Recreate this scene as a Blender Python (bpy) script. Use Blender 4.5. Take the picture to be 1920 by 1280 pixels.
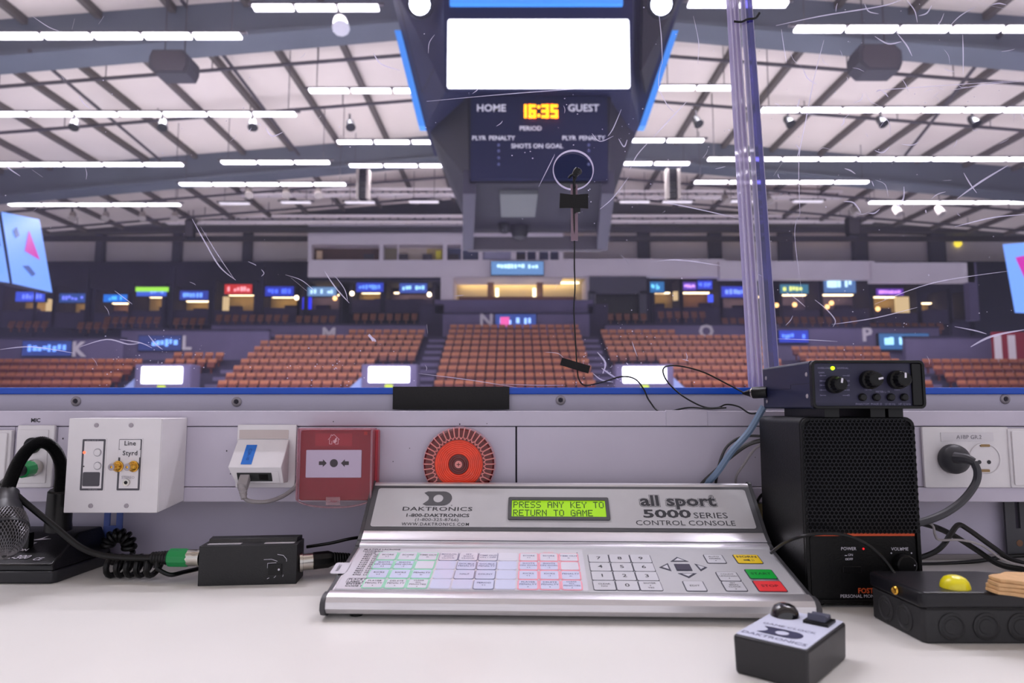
import bpy, math, random
from mathutils import Vector, Matrix
random.seed(7)
for o in list(bpy.data.objects): bpy.data.objects.remove(o)
SC = bpy.context.scene
COL = SC.collection

# ------------------------------------------------------------------ camera
F = 1280.0                      # focal length in pixels of the 1920 px wide frame
CAM_Z = 0.186                   # above the desk top
PITCH = math.atan(125 / F)
cam_d = bpy.data.cameras.new('camera'); cam = bpy.data.objects.new('camera', cam_d); COL.objects.link(cam)
cam_d.sensor_width = 36; cam_d.lens = 36 * F / 1920; cam_d.clip_start = 0.02; cam_d.clip_end = 300
cam.location = (0, 0, CAM_Z); cam.rotation_euler = (math.pi / 2 + PITCH, 0, 0)
cam_d.dof.use_dof = True; cam_d.dof.focus_distance = 0.80; cam_d.dof.aperture_fstop = 7.2
SC.camera = cam
# ------------------------------------------------------------------ world, exposure
W = bpy.data.worlds.new('world'); SC.world = W; W.use_nodes = True
bg = W.node_tree.nodes['Background']; bg.inputs[0].default_value = (0.80, 0.785, 0.87, 1); bg.inputs[1].default_value = 0.55
SC.view_settings.view_transform = 'Standard'; SC.view_settings.look = 'None'
SC.view_settings.gamma = 1; SC.view_settings.use_curve_mapping = False
SC.view_settings.exposure = 0.82
LAMP = 4.0                      # radiance of the lamp panels seen from the side
DOWN = 32.0                     # watts per metre that each lamp row throws downwards

_s, _c = math.sin(PITCH), math.cos(PITCH)
def ray(u, v):
    a = (u - 960) / F; b = (640 - v) / F
    return Vector((a, _c - b * _s, _s + b * _c))
EYE = Vector((0, 0, CAM_Z))
def P(u, v, Y): d = ray(u, v); return EYE + d * (Y / d.y)
def H(u, v, z): d = ray(u, v); return EYE + d * ((z - CAM_Z) / d.z)
def hit(u, v, p0, n): d = ray(u, v); return EYE + d * ((Vector(p0) - EYE).dot(n) / d.dot(n))

# ------------------------------------------------------------------ materials
def lin(c): c /= 255.0; return c / 12.92 if c <= 0.04045 else ((c + 0.055) / 1.055) ** 2.4
def C(r, g, b): return (lin(r), lin(g), lin(b), 1)
MATS = {}
def mat(name, rgb, rough=0.5, metal=0.0, var=0.0, vscale=20, bump=0.0, bscale=60, coat=0.0, stretch=None, spec=0.5, trans=0.0, alpha=1.0):
    if name in MATS: return MATS[name]
    m = bpy.data.materials.new(name); m.use_nodes = True; nt = m.node_tree; b = nt.nodes['Principled BSDF']
    col = C(*rgb)
    b.inputs['Base Color'].default_value = col; b.inputs['Roughness'].default_value = rough; b.inputs['Metallic'].default_value = metal
    b.inputs['Coat Weight'].default_value = coat; b.inputs['Specular IOR Level'].default_value = spec
    if trans: b.inputs['Transmission Weight'].default_value = trans
    if alpha < 1: b.inputs['Alpha'].default_value = alpha
    if var or bump:
        tc = nt.nodes.new('ShaderNodeTexCoord'); mp = nt.nodes.new('ShaderNodeMapping'); nt.links.new(tc.outputs['Object'], mp.inputs[0])
        if stretch: mp.inputs['Scale'].default_value = stretch
    if var:
        n = nt.nodes.new('ShaderNodeTexNoise'); n.inputs['Scale'].default_value = vscale; n.inputs['Detail'].default_value = 5
        nt.links.new(mp.outputs[0], n.inputs['Vector'])
        r = nt.nodes.new('ShaderNodeValToRGB'); r.color_ramp.elements[0].position = 0.3; r.color_ramp.elements[1].position = 0.75
        r.color_ramp.elements[0].color = tuple(x * (1 - var) for x in col[:3]) + (1,)
        r.color_ramp.elements[1].color = tuple(min(1, x * (1 + var * 0.5)) for x in col[:3]) + (1,)
        nt.links.new(n.outputs['Fac'], r.inputs[0]); nt.links.new(r.outputs[0], b.inputs['Base Color'])
    if bump:
        n2 = nt.nodes.new('ShaderNodeTexNoise'); n2.inputs['Scale'].default_value = bscale; n2.inputs['Detail'].default_value = 3
        nt.links.new(mp.outputs[0], n2.inputs['Vector'])
        bp = nt.nodes.new('ShaderNodeBump'); bp.inputs['Strength'].default_value = bump; bp.inputs['Distance'].default_value = 0.001
        nt.links.new(n2.outputs['Fac'], bp.inputs['Height']); nt.links.new(bp.outputs[0], b.inputs['Normal'])
    MATS[name] = m; return m
def emit(name, rgb, strength, base=None):
    if name in MATS: return MATS[name]
    m = bpy.data.materials.new(name); m.use_nodes = True; b = m.node_tree.nodes['Principled BSDF']
    b.inputs['Base Color'].default_value = C(*(base or (20, 20, 20))); b.inputs['Emission Color'].default_value = C(*rgb)
    b.inputs['Emission Strength'].default_value = strength; b.inputs['Roughness'].default_value = 0.4
    MATS[name] = m; return m
def clear(name, tint, haze=0.04, hazecol=(200, 190, 230), gloss=0.05, noise=None, rough=0.03):
    """clear plastic sheet: see-through, a little mirror, a little milky haze"""
    m = bpy.data.materials.new(name); m.use_nodes = True; nt = m.node_tree; nt.nodes.clear()
    out = nt.nodes.new('ShaderNodeOutputMaterial'); tr = nt.nodes.new('ShaderNodeBsdfTransparent'); tr.inputs[0].default_value = C(*tint)
    gl = nt.nodes.new('ShaderNodeBsdfGlossy'); gl.inputs['Roughness'].default_value = rough
    tl = nt.nodes.new('ShaderNodeBsdfTranslucent'); tl.inputs[0].default_value = C(*hazecol)
    df = nt.nodes.new('ShaderNodeBsdfDiffuse'); df.inputs[0].default_value = C(*hazecol)
    ad = nt.nodes.new('ShaderNodeMixShader'); ad.inputs[0].default_value = 0.4
    nt.links.new(tl.outputs[0], ad.inputs[1]); nt.links.new(df.outputs[0], ad.inputs[2])
    m1 = nt.nodes.new('ShaderNodeMixShader'); m1.inputs[0].default_value = gloss
    nt.links.new(tr.outputs[0], m1.inputs[1]); nt.links.new(gl.outputs[0], m1.inputs[2])
    m2 = nt.nodes.new('ShaderNodeMixShader'); m2.inputs[0].default_value = haze
    nt.links.new(m1.outputs[0], m2.inputs[1]); nt.links.new(ad.outputs[0], m2.inputs[2]); nt.links.new(m2.outputs[0], out.inputs[0])
    if noise:
        tc = nt.nodes.new('ShaderNodeTexCoord'); n = nt.nodes.new('ShaderNodeTexNoise'); n.inputs['Scale'].default_value = noise; n.inputs['Detail'].default_value = 6
        mr = nt.nodes.new('ShaderNodeMapRange'); mr.inputs[1].default_value = 0.35; mr.inputs[2].default_value = 0.8; mr.inputs[3].default_value = haze * 0.4; mr.inputs[4].default_value = haze * 2.2
        nt.links.new(tc.outputs['Object'], n.inputs['Vector']); nt.links.new(n.outputs['Fac'], mr.inputs[0]); nt.links.new(mr.outputs[0], m2.inputs[0])
    MATS[name] = m; return m

# ------------------------------------------------------------------ mesh building
V = Vector
X3, Y3, Z3 = V((1, 0, 0)), V((0, 1, 0)), V((0, 0, 1))
TXT = {}
def text_data(s, off=0.0, space=1.0):
    k = (s, off, space)
    if k not in TXT:
        cu = bpy.data.curves.new('t', 'FONT'); cu.body = s; cu.size = 1; cu.align_x = 'CENTER'; cu.align_y = 'CENTER'; cu.resolution_u = 2
        cu.offset = off; cu.space_character = space
        ob = bpy.data.objects.new('t', cu); me = bpy.data.meshes.new_from_object(ob)
        TXT[k] = ([v.co.copy() for v in me.vertices], [tuple(p.vertices) for p in me.polygons])
        bpy.data.objects.remove(ob); bpy.data.curves.remove(cu); bpy.data.meshes.remove(me)
    return TXT[k]
def spline(pts, k=6):
    pts = [V(p) for p in pts]; out = []
    n = len(pts)
    if n < 3: return pts
    for i in range(n - 1):
        p0, p1, p2, p3 = pts[max(i - 1, 0)], pts[i], pts[i + 1], pts[min(i + 2, n - 1)]
        for j in range(k):
            t = j / k
            out.append(0.5 * ((2 * p1) + (p2 - p0) * t + (2 * p0 - 5 * p1 + 4 * p2 - p3) * t * t + (3 * p1 - p0 - 3 * p2 + p3) * t ** 3))
    out.append(pts[-1]); return out
def frame(d):
    d = V(d).normalized(); a = X3 if abs(d.x) < 0.8 else Y3
    e = d.cross(a).normalized(); return e, d.cross(e).normalized()
class MB:
    def __init__(s): s.v = []; s.f = []
    def add(s, vs, fs):
        n = len(s.v); s.v += [V(p) for p in vs]; s.f += [tuple(i + n for i in f) for f in fs]; return s
    def hexa(s, p): return s.add(p, [(0, 3, 2, 1), (4, 5, 6, 7), (0, 1, 5, 4), (1, 2, 6, 5), (2, 3, 7, 6), (3, 0, 4, 7)])
    def box(s, x0, x1, y0, y1, z0, z1):
        return s.hexa([(x0, y0, z0), (x1, y0, z0), (x1, y1, z0), (x0, y1, z0), (x0, y0, z1), (x1, y0, z1), (x1, y1, z1), (x0, y1, z1)])
    def pbox(s, u0, u1, v0, v1, Y, d):            # box whose front face covers a picture rectangle at distance Y
        a = P(u0, v1, Y); b = P(u1, v0, Y); return s.box(a.x, b.x, Y, Y + d, a.z, b.z)
    def prism(s, pts, vec):
        n = len(pts); pts = [V(p) for p in pts]; vec = V(vec)
        return s.add(pts + [p + vec for p in pts], [tuple(range(n))[::-1], tuple(range(n, 2 * n))] + [(i, (i + 1) % n, n + (i + 1) % n, n + i) for i in range(n)])
    def lathe(s, o, ax, prof, n=24, caps=True):              # prof: (radius, height along ax)
        o = V(o); ax = V(ax).normalized(); e1, e2 = frame(ax); vs = []; fs = []
        for r, h in prof:
            for k in range(n):
                a = 2 * math.pi * k / n; vs.append(o + ax * h + (e1 * math.cos(a) + e2 * math.sin(a)) * max(r, 1e-6))
        for i in range(len(prof) - 1):
            for k in range(n):
                fs.append((i * n + k, i * n + (k + 1) % n, (i + 1) * n + (k + 1) % n, (i + 1) * n + k))
        if caps: fs.append(tuple(range(n))[::-1]); fs.append(tuple(range((len(prof) - 1) * n, len(prof) * n)))
        return s.add(vs, fs)
    def cyl(s, p, q, r, r2=None, n=16):
        p, q = V(p), V(q); return s.lathe(p, q - p, [(r, 0), (r if r2 is None else r2, (q - p).length)], n)
    def tube(s, pts, r, n=8, k=6, rr=None):
        pts = spline(pts, k); m = len(pts); vs = []; fs = []; e1 = None
        for i, p in enumerate(pts):
            d = (pts[min(i + 1, m - 1)] - pts[max(i - 1, 0)]); d = d.normalized() if d.length > 1e-9 else Z3
            if e1 is None: e1, _ = frame(d)
            e1 = (e1 - d * e1.dot(d)).normalized(); e2 = d.cross(e1)
            R = r if rr is None else r + (rr - r) * i / (m - 1)
            for j in range(n):
                a = 2 * math.pi * j / n; vs.append(p + (e1 * math.cos(a) + e2 * math.sin(a)) * R)
        for i in range(m - 1):
            for j in range(n): fs.append((i * n + j, i * n + (j + 1) % n, (i + 1) * n + (j + 1) % n, (i + 1) * n + j))
        fs.append(tuple(range(n))[::-1]); fs.append(tuple(range((m - 1) * n, m * n))); return s.add(vs, fs)
    def rpts(s, o, ex, ey, w, h, r, seg=4):
        o = V(o); r = min(r, w / 2, h / 2); out = []
        for cx, cy, a0 in ((w / 2 - r, h / 2 - r, 0), (-w / 2 + r, h / 2 - r, 90), (-w / 2 + r, -h / 2 + r, 180), (w / 2 - r, -h / 2 + r, 270)):
            for k in range(seg + 1):
                a = math.radians(a0 + 90 * k / seg); out.append(o + ex * (cx + r * math.cos(a)) + ey * (cy + r * math.sin(a)))
        return out
    def plate(s, o, ex, ey, w, h, r, d, seg=4):   # rounded plate on a plane, standing d proud of it
        en = ex.cross(ey); return s.prism(s.rpts(o, ex, ey, w, h, r, seg), en * d)
    def ring(s, o, ex, ey, w, h, r, b, d, seg=4):
        en = ex.cross(ey); A = s.rpts(o, ex, ey, w, h, r, seg); B = s.rpts(o, ex, ey, w - 2 * b, h - 2 * b, max(r - b, 1e-5), seg); n = len(A)
        fs = []
        for i in range(n):
            j = (i + 1) % n
            fs += [(2 * n + i, 2 * n + j, 3 * n + j, 3 * n + i), (i, j, 2 * n + j, 2 * n + i), (n + j, n + i, 3 * n + i, 3 * n + j), (j, i, n + i, n + j)]
        return s.add(A + B + [p + en * d for p in A] + [p + en * d for p in B], fs)
    def text(s, t, o, ex=X3, ey=Z3, size=0.01, d=0.00015, off=0.0, sx=1.0, space=1.0, align='C', shear=0.0):
        vs, fs = text_data(t, off, space); en = ex.cross(ey); o = V(o); dx = 0
        if align != 'C' and vs:
            xs = [p.x for p in vs]; dx = -min(xs) if align == 'L' else -max(xs)
        return s.add([o + ex * ((p.x + dx + shear * p.y) * size * sx) + ey * (p.y * size) + en * d for p in vs], fs)
    def arrowpoly(s, pts, o, ex, ey, d):
        o = V(o); en = ex.cross(ey); return s.prism([o + ex * a + ey * b for a, b in pts], en * d)
    def text3d(s, t, o, size, depth, off=0.0):       # upright letters with thickness, facing -Y
        vs, fs = text_data(t, off, 1.0); o = V(o)
        for f in fs: s.prism([o + V((vs[i].x * size, -depth, vs[i].y * size)) for i in f], (0, depth, 0))
        return s

def _mk(name, mb, m, org, smooth, ang=35):
    me = bpy.data.meshes.new(name); me.from_pydata([tuple(p - org) for p in mb.v], [], mb.f); me.update()
    if m is not None: me.materials.append(m)
    if smooth:
        me.shade_smooth(); me.set_sharp_from_angle(angle=math.radians(ang))
    o = bpy.data.objects.new(name, me); COL.objects.link(o); return o
def tag(o, label=None, cat=None, group=None, kind=None):
    if label: o['label'] = label
    if cat: o['category'] = cat
    if group: o['group'] = group
    if kind: o['kind'] = kind
    return o
def root(name, label, cat, loc, group=None, rz=0.0):
    o = bpy.data.objects.new(name, None); COL.objects.link(o); o.empty_display_size = 0.02
    o.location = loc; o.rotation_euler = (0, 0, rz); return tag(o, label, cat, group)
def top_of(o):
    while o.parent: o = o.parent
    return o
def part(name, mb, m, parent, smooth=True, bevel=0, label=None, kind=None, local=False, ang=35, seg=2):
    o = _mk(name, mb, m, V((0, 0, 0)) if local else V(top_of(parent).location), smooth, ang); o.parent = parent
    if bevel: bv = o.modifiers.new('bevel', 'BEVEL'); bv.width = bevel; bv.segments = seg; bv.limit_method = 'ANGLE'
    return tag(o, label, kind=kind)
def solo(name, mb, m, label, cat, group=None, kind=None, smooth=True, bevel=0, ang=35):
    lo = V([min(p[i] for p in mb.v) for i in range(3)]); hi = V([max(p[i] for p in mb.v) for i in range(3)])
    org = V(((lo.x + hi.x) / 2, (lo.y + hi.y) / 2, lo.z)); o = _mk(name, mb, m, org, smooth, ang); o.location = org
    if bevel: bv = o.modifiers.new('bevel', 'BEVEL'); bv.width = bevel; bv.segments = 2; bv.limit_method = 'ANGLE'
    return tag(o, label, cat, group, kind)
def struct(name, mb, m, smooth=False, bevel=0):
    return solo(name, mb, m, None, None, None, 'structure', smooth, bevel)

# ------------------------------------------------------------------ shared materials
m_lamp = emit('lamp_white', (255, 250, 245), LAMP, (240, 240, 240))
m_screen = emit('screen_white', (255, 255, 255), 2.2, (240, 240, 240))
m_ice = mat('ice', (225, 228, 238), 0.25, var=0.06, vscale=0.4)
m_roof = mat('roof_panel', (230, 216, 204), 0.8, var=0.06, vscale=0.5)
m_beam = mat('beam_blue_grey', (92, 97, 106), 0.6, var=0.12, vscale=0.6)
m_purlin = mat('purlin_brown', (92, 84, 78), 0.7)
m_pipe = mat('pipe_dark', (70, 64, 68), 0.6)
m_roofd = mat('roof_dark', (92, 92, 90), 0.8, var=0.1, vscale=0.5)
m_conc = mat('concrete_violet', (106, 96, 130), 0.8, var=0.12, vscale=0.8)
m_conc2 = mat('concrete_dark', (58, 51, 76), 0.85, var=0.15, vscale=0.8)
m_dark = mat('hall_dark', (34, 32, 56), 0.8, var=0.15, vscale=0.5)
m_wallgrey = mat('wall_pale', (244, 232, 230), 0.8, var=0.07, vscale=0.4)
m_fascia = mat('fascia_white', (240, 228, 234), 0.7, var=0.05, vscale=0.5)
m_pale = mat('fitting_beige', (158, 148, 142), 0.7)
m_column = mat('column_dark', (78, 76, 88), 0.7)
m_seat = mat('seat_orange', (172, 102, 68), 0.5, var=0.12, vscale=3)
m_seat2 = mat('seat_brown', (120, 70, 52), 0.55, var=0.15, vscale=3)
m_black = mat('black_plastic', (9, 9, 11), 0.36, spec=0.3, bump=0.15, bscale=900)
m_rub = mat('black_rubber', (7, 7, 9), 0.34, spec=0.35)
m_white = mat('white_plastic', (226, 222, 226), 0.42, var=0.04, vscale=30)
m_alu = mat('aluminium_brushed', (226, 224, 228), 0.32, 0.75, var=0.05, vscale=30, stretch=(1, 40, 40))
m_chrome = mat('nickel', (200, 196, 188), 0.2, 1.0)
m_gold = mat('gold_plating', (222, 170, 70), 0.25, 1.0)
m_steel = mat('steel_screw', (162, 154, 162), 0.4, 0.1)
m_ink = mat('ink_dark', (48, 48, 54), 0.6)
m_inkw = mat('ink_white', (225, 222, 235), 0.6)
m_green = mat('green_plastic', (14, 140, 72), 0.4)
# ================================================================== THE HALL
ICE = -0.95
struct('floor', MB().box(-62, 62, 1.0, 36, ICE - 0.2, ICE), m_ice)
for nm_, x_ in (('wall_left', -62.3), ('wall_right', 62)): struct(nm_, MB().box(x_, x_ + 0.3, -14, 52, ICE, 13), m_conc)
RX = 0.6                                          # ridge line of the roof
def z_low(x): return 11.95 - 0.09 * abs(x - RX)
def z_top(x): return 13.0 - 0.082 * abs(x - RX)
mb = MB()
for s in (-1, 1):
    x1 = RX + s * 62
    mb.prism([(RX, -14, z_top(RX)), (x1, -14, z_top(x1)), (x1, -14, z_top(x1) + 0.3), (RX, -14, z_top(RX) + 0.3)], (0, 54, 0))
ceil = struct('ceiling', mb, m_roof)
mb = MB()
for s in (-1, 1): mb.prism([(RX, 39.9, 14.3), (RX + s * 62, 39.9, 12.6), (RX + s * 62, 39.9, 12.9), (RX, 39.9, 14.6)], (0, 12.2, 0))
ceil2 = struct('ceiling', mb, m_roofd)
for yy_ in (42.5, 45, 47.5): part('roof_beam', MB().box(-50, 50, yy_, yy_ + 0.3, 12.0, 12.35), m_pipe, ceil2, smooth=False)
for yb in (-4, 8, 19.3, 30.3):
    mb = MB()
    xs = [RX + d for d in (-60, -30, 0, 30, 60)]
    for a, b in zip(xs[:-1], xs[1:]):
        mb.prism([(a, yb, z_low(a)), (b, yb, z_low(b)), (b, yb, z_top(b)), (a, yb, z_top(a))], (0, 0.5, 0))
        mb.prism([(a, yb - 0.25, z_low(a)), (b, yb - 0.25, z_low(b)), (b, yb - 0.25, z_low(b) - 0.12), (a, yb - 0.25, z_low(a) - 0.12)], (0, 1.0, 0))
    part('roof_beam', mb, m_beam, ceil, smooth=False)
for k in range(-22, 23):
    x = RX + 2.2 * k + 0.3
    mb = MB().box(x - 0.09, x + 0.09, -13, 40, z_top(x) - 0.22, z_top(x) + 0.05)
    part('purlin', mb, m_purlin, ceil, smooth=False)
for yp in (22.2, 25.6, 34.6, 37.8):
    mb = MB()
    for s in (-1, 1):
        mb.cyl((RX, yp, z_top(RX) - 0.5), (RX + s * 50, yp, z_top(RX + s * 50) - 0.5), 0.07, n=6)
        for k in range(1, 12):
            x = RX + s * k * 3.6; mb.cyl((x, yp, z_top(x) - 0.5), (x, yp, z_top(x) + 0.05), 0.02, n=4)
    part('roof_pipe', mb, m_pipe, ceil, smooth=False)
for u0, v0, u1, v1 in ((340, 0, 560, 290), (55, 95, 300, 300), (1880, 60, 1690, 300)):   # sloping tie rods between the beams
    mb = MB().cyl(P(u0, v0, 19), P(u1, v1, 29.5), 0.06, n=6); part('tie_rod', mb, m_pipe, ceil, smooth=False)

# ---- luminaires: rows of lamp panels on rails
def light_row(u0, u1, v, zl, n, label, dim=False, x0=None, x1=None, Y=None, hang=True):
    if Y is None:
        p = H(u0, v, zl); q = H(u1, v, zl); x0, x1, Y = p.x, q.x, p.y
    r = root('ceiling_light_row', label, 'light', ((x0 + x1) / 2, Y, zl), 'lamp rows under the hall roof')
    mb = MB().box(x0 - 0.1, x1 + 0.1, Y - 0.05, Y + 0.05, zl + 0.1, zl + 0.16)
    for x in (x0 + 0.3, x1 - 0.3): mb.cyl((x, Y, zl + 0.13), (x, Y, z_top(x) - 0.05), 0.015, n=4)
    part('rail', mb, m_pipe, r, smooth=False)
    if True:                                  # the row's own light: louvred luminaires throw most of it down
        ld = bpy.data.lights.new('row_light', 'AREA'); ld.shape = 'RECTANGLE'; ld.size = x1 - x0; ld.size_y = 0.25; ld.energy = DOWN * (x1 - x0) * (0.8 if dim else 1); ld.spread = math.radians(105 if Y < 25 else 155); ld.color = (1.0, 0.97, 0.94)
        lo = bpy.data.objects.new('row_light', ld); COL.objects.link(lo); lo.location = (0, 0, -0.02); lo.parent = r
    w = (x1 - x0) / n
    for k in range(n):
        a = x0 + k * w + 0.045 * w; b = x0 + (k + 1) * w - 0.045 * w
        part('lamp_panel', MB().box(a, b, Y - 0.12, Y + 0.12, zl, zl + 0.07), m_dimlamp if dim else m_lamp, r, smooth=False)
m_dimlamp = emit('lamp_dim', (235, 225, 225), 0.55, (220, 215, 215))
ZO, ZC = 10.0, 10.8
rows = [(-110, 455, 70, ZO, 6, 'five-panel lamp row above the dark speaker at upper left'),
        (472, 713, 17, ZC, 3, 'short lamp row at the top edge left of the scoreboard'),
        (-30, 557, 216, ZO, 7, 'long lamp row with black spotlights hanging below it at left'),
        (577, 815, 172, ZC, 3, 'short lamp row left of the scoreboard screen bottom'),
        (-35, 345, 310, ZO, 5, 'lamp row at the left edge below the spotlights'),
        (413, 620, 306, ZO, 3, 'three-panel lamp row in the left roof middle distance'),
        (630, 840, 268, ZC, 3, 'lamp row touching the scoreboard at the home side'),
        (335, 650, 347, ZO, 5, 'five-panel lamp row left of the column speaker'),
        (653, 850, 312, ZC, 3, 'lamp row above the left hanging column speaker'),
        (15, 340, 385, ZO, 5, 'lowest bright lamp row above the left video screen'),
        (1487, 1980, 57, ZO, 5, 'bright lamp row above the right dark speaker'),
        (1287, 1480, 10, ZC, 2, 'short lamp row at the top edge by the glass joint'),
        (1425, 1960, 208, ZO, 7, 'long lamp row with spotlights below right of the glass joint'),
        (1235, 1375, 167, ZC, 2, 'two-panel lamp row right of the scoreboard'),
        (1325, 1960, 300, ZO, 9, 'longest lamp row in the right roof middle distance'),
        (1175, 1322, 265, ZC, 2, 'two-panel lamp row below the right blue scoreboard edge'),
        (1300, 1630, 343, ZO, 5, 'five-panel lamp row crossing behind the glass joint'),
        (1155, 1295, 308, ZC, 2, 'lamp row above the right hanging column speaker'),
        (1628, 1960, 381, ZO, 5, 'lowest bright lamp row at the right edge')]
for a in rows: light_row(*a)
for i, (u0, u1, v) in enumerate(((410, 470, 383), (525, 585, 381), (645, 705, 381), (765, 825, 380), (1160, 1220, 380), (1240, 1300, 380), (1360, 1420, 379), (1485, 1545, 379))):
    light_row(u0, u1, v, ZC, 1, ('first', 'second', 'third', 'fourth', 'fifth', 'sixth', 'seventh', 'eighth')[i] + ' from left of the dim single lamps in the far roof', dim=True)
for i, (x0, x1, Y) in enumerate(((-16, -6, 12.5), (5, 16, 12.5), (-15, -2, 7.5), (2, 15, 7.5), (-8, -3, 4.0), (3, 8, 4.0))):   # rows go on unseen over the near side; nearest pair added for desk light
    light_row(0, 0, 0, ZO, 7, 'lamp row above the near side of the rink, out of the picture, ' + ('far left', 'far right', 'near left', 'near right', 'nearest left, added to light the desk', 'nearest right, added to light the desk')[i], x0=x0, x1=x1, Y=Y)

# ---- hanging loudspeakers and spotlights
def hung_speaker(u0, u1, v0, v1, Y, label, mt, bracket=True):
    a = P(u0, v1, Y); b = P(u1, v0, Y); c = V(((a.x + b.x) / 2, Y, a.z)); r = root('hanging_speaker', label, 'speaker', c)
    w = (b.x - a.x) / 2; h = b.z - a.z; ch = min(w, h) * 0.35
    pts = [(-w + ch, 0), (w - ch * 0.4, 0), (w, ch), (w, h - ch), (w - ch, h), (-w + ch * 0.4, h), (-w, h - ch), (-w, ch)]
    part('cabinet', MB().prism([c + V((x, 0, z)) for x, z in pts], (0, w * 1.1, 0)), mt, r, smooth=False)
    part('grille', MB().prism([c + V((x * 0.85, -0.03, h / 2 + (z - h / 2) * 0.85)) for x, z in pts], (0, 0.03, 0)), m_pipe, r, smooth=False)
    part('hanger', MB().cyl(c + V((-w * 0.5, w * 0.5, h)), c + V((-w * 0.5, w * 0.5, h + 2)), 0.02, n=5).cyl(c + V((w * 0.5, w * 0.5, h)), c + V((w * 0.5, w * 0.5, h + 2)), 0.02, n=5), m_pipe, r)
m_spk = mat('speaker_grey', (64, 62, 66), 0.7)
hung_speaker(278, 356, 93, 137, 18.4, 'dark grey loudspeaker hanging below the upper left lamp row', m_spk)
hung_speaker(1612, 1690, 82, 131, 18.4, 'dark grey loudspeaker hanging below the upper right lamp row', m_spk)
hung_speaker(345, 364, 411, 446, 38, 'small black loudspeaker above the left suites', m_black)
hung_speaker(1591, 1613, 405, 441, 38, 'small black loudspeaker above the right suites', m_black)
for (u0, u1, lab) in ((667, 692, 'left'), (1250, 1275, 'right')):
    a = P(u0, 372, 29); b = P(u1, 316, 29); c = V(((a.x + b.x) / 2, 29, a.z)); w = b.x - a.x; h = b.z - a.z
    r = root('column_speaker', 'black and beige line speaker hanging %s of the scoreboard' % lab, 'speaker', c)
    mb = MB()
    for k in range(5): mb.box(c.x - w * 0.28, c.x + w * 0.28, 29, 29.3, a.z + h * (k + 0.05) / 5, a.z + h * (k + 0.95) / 5)
    part('driver_column', mb, m_black, r, smooth=False)
    for s in (-1, 1):
        x = c.x + s * w * 0.4; part('side_plate', MB().box(x - w * 0.1, x + w * 0.1, 28.95, 29.4, a.z, b.z), m_pale, r, smooth=False)
def spotlight(u, v, Y, mt, label, k=1.0):
    c = P(u, v, Y); r = root('spotlight', label, 'spotlight', c, 'roof spotlights')
    part('housing', MB().lathe(c + V((0, 0.1, 0.1)) * k, (0.2, -0.5, -0.8), [(0.08 * k, -0.1 * k), (0.13 * k, 0), (0.15 * k, 0.25 * k), (0.17 * k, 0.3 * k)], 10), mt, r)
    part('bracket', MB().box(c.x - 0.03 * k, c.x + 0.03 * k, Y, Y + 0.06 * k, c.z, c.z + 0.35 * k), m_pipe, r, smooth=False)
sp_lab = ['left video screen edge', 'small box lamp', 'roof sheet above the lamp gap', 'lamp row end left of the scoreboard']
for i, u in enumerate((137, 303, 472, 655)): spotlight(u, 232, 22.0, m_black, 'black spotlight, %s from left under the long left lamp row' % ('first', 'second', 'third', 'fourth')[i])
for i, u in enumerate((1306, 1478, 1652, 1825)): spotlight(u, 226, 22.0, m_black, 'black spotlight, %s from left under the long right lamp row' % ('first', 'second', 'third', 'fourth')[i])
for i, u in enumerate((134, 196, 265, 326, 465, 535, 595)):
    spotlight(u, 404 if i < 4 else 360, 34 if i < 4 else 30, m_pale, 'small white spotlight in the left far roof, %s from left' % ('first', 'second', 'third', 'fourth', 'fifth', 'sixth', 'seventh')[i], 1.2)
for i, u in enumerate((1360, 1440, 1602, 1682, 1762)):
    spotlight(u, 372 if i < 2 else 395, 32, m_pale, 'small white spotlight in the right far roof, %s from left' % ('first', 'second', 'third', 'fourth', 'fifth')[i], 1.2)
spotlight(635, 42, 17.5, m_white, 'round white spotlight below the top lamp row left of the scoreboard', 1.4)
# pale girders in the far roof
for u0, u1, v0, v1, Y, lab in ((310, 880, 402, 418, 40, 'pale lattice girder below the far lamps left of the scoreboard'), (1110, 1640, 402, 416, 40, 'pale lattice girder below the far lamps right of the scoreboard'),
                               (450, 860, 352, 366, 35, 'white sloping duct under the roof left of the scoreboard'), (1160, 1580, 356, 370, 35, 'white sloping duct under the roof right of the scoreboard')):
    a, b = P(u0, v1, Y), P(u1, v0, Y); h = b.z - a.z; c = V(((a.x + b.x) / 2, Y, a.z))
    r = root('roof_girder', lab, 'girder', c)
    for zz in (a.z, b.z - h * 0.3): part('chord', MB().box(a.x, b.x, Y, Y + 0.4, zz, zz + h * 0.3), m_wallgrey, r, smooth=False)
    mb = MB(); n = 24
    for k in range(n):
        xa = a.x + (b.x - a.x) * k / n; xb = a.x + (b.x - a.x) * (k + 1) / n
        mb.cyl((xa, Y + 0.2, a.z if k % 2 else b.z), (xb, Y + 0.2, b.z if k % 2 else a.z), 0.04, n=5)
    part('lattice', mb, m_beam, r)

# ---- scoreboard cube over centre ice
m_sb = mat('scoreboard_navy', (9, 18, 56), 0.6, spec=0.25)
m_sbs = mat('scoreboard_grey', (24, 23, 32), 0.65, spec=0.25)
m_sbb = emit('scoreboard_blue_trim', (70, 145, 225), 0.42, (60, 140, 230))
m_sbf = mat('scoreboard_frame', (50, 46, 60), 0.6)
m_digit = emit('digit_orange', (255, 150, 10), 2.2, (255, 160, 20))
m_sbtext = mat('scoreboard_text', (240, 240, 248), 0.5)
sb = root('scoreboard', 'dark blue scoreboard cube with a white screen hanging over the ice', 'scoreboard', (0.5, 16, 4.9))
YF = 14.0
A, B_, C_, D_ = P(830, -60, YF), P(1188, -60, YF), P(1183, 172, YF), P(835, 172, YF)
El, Fl = P(722, -60, 16.2), P(797, 236, 16.2); Er, Fr = P(1300, -60, 16.2), P(1199, 236, 16.2)
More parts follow.
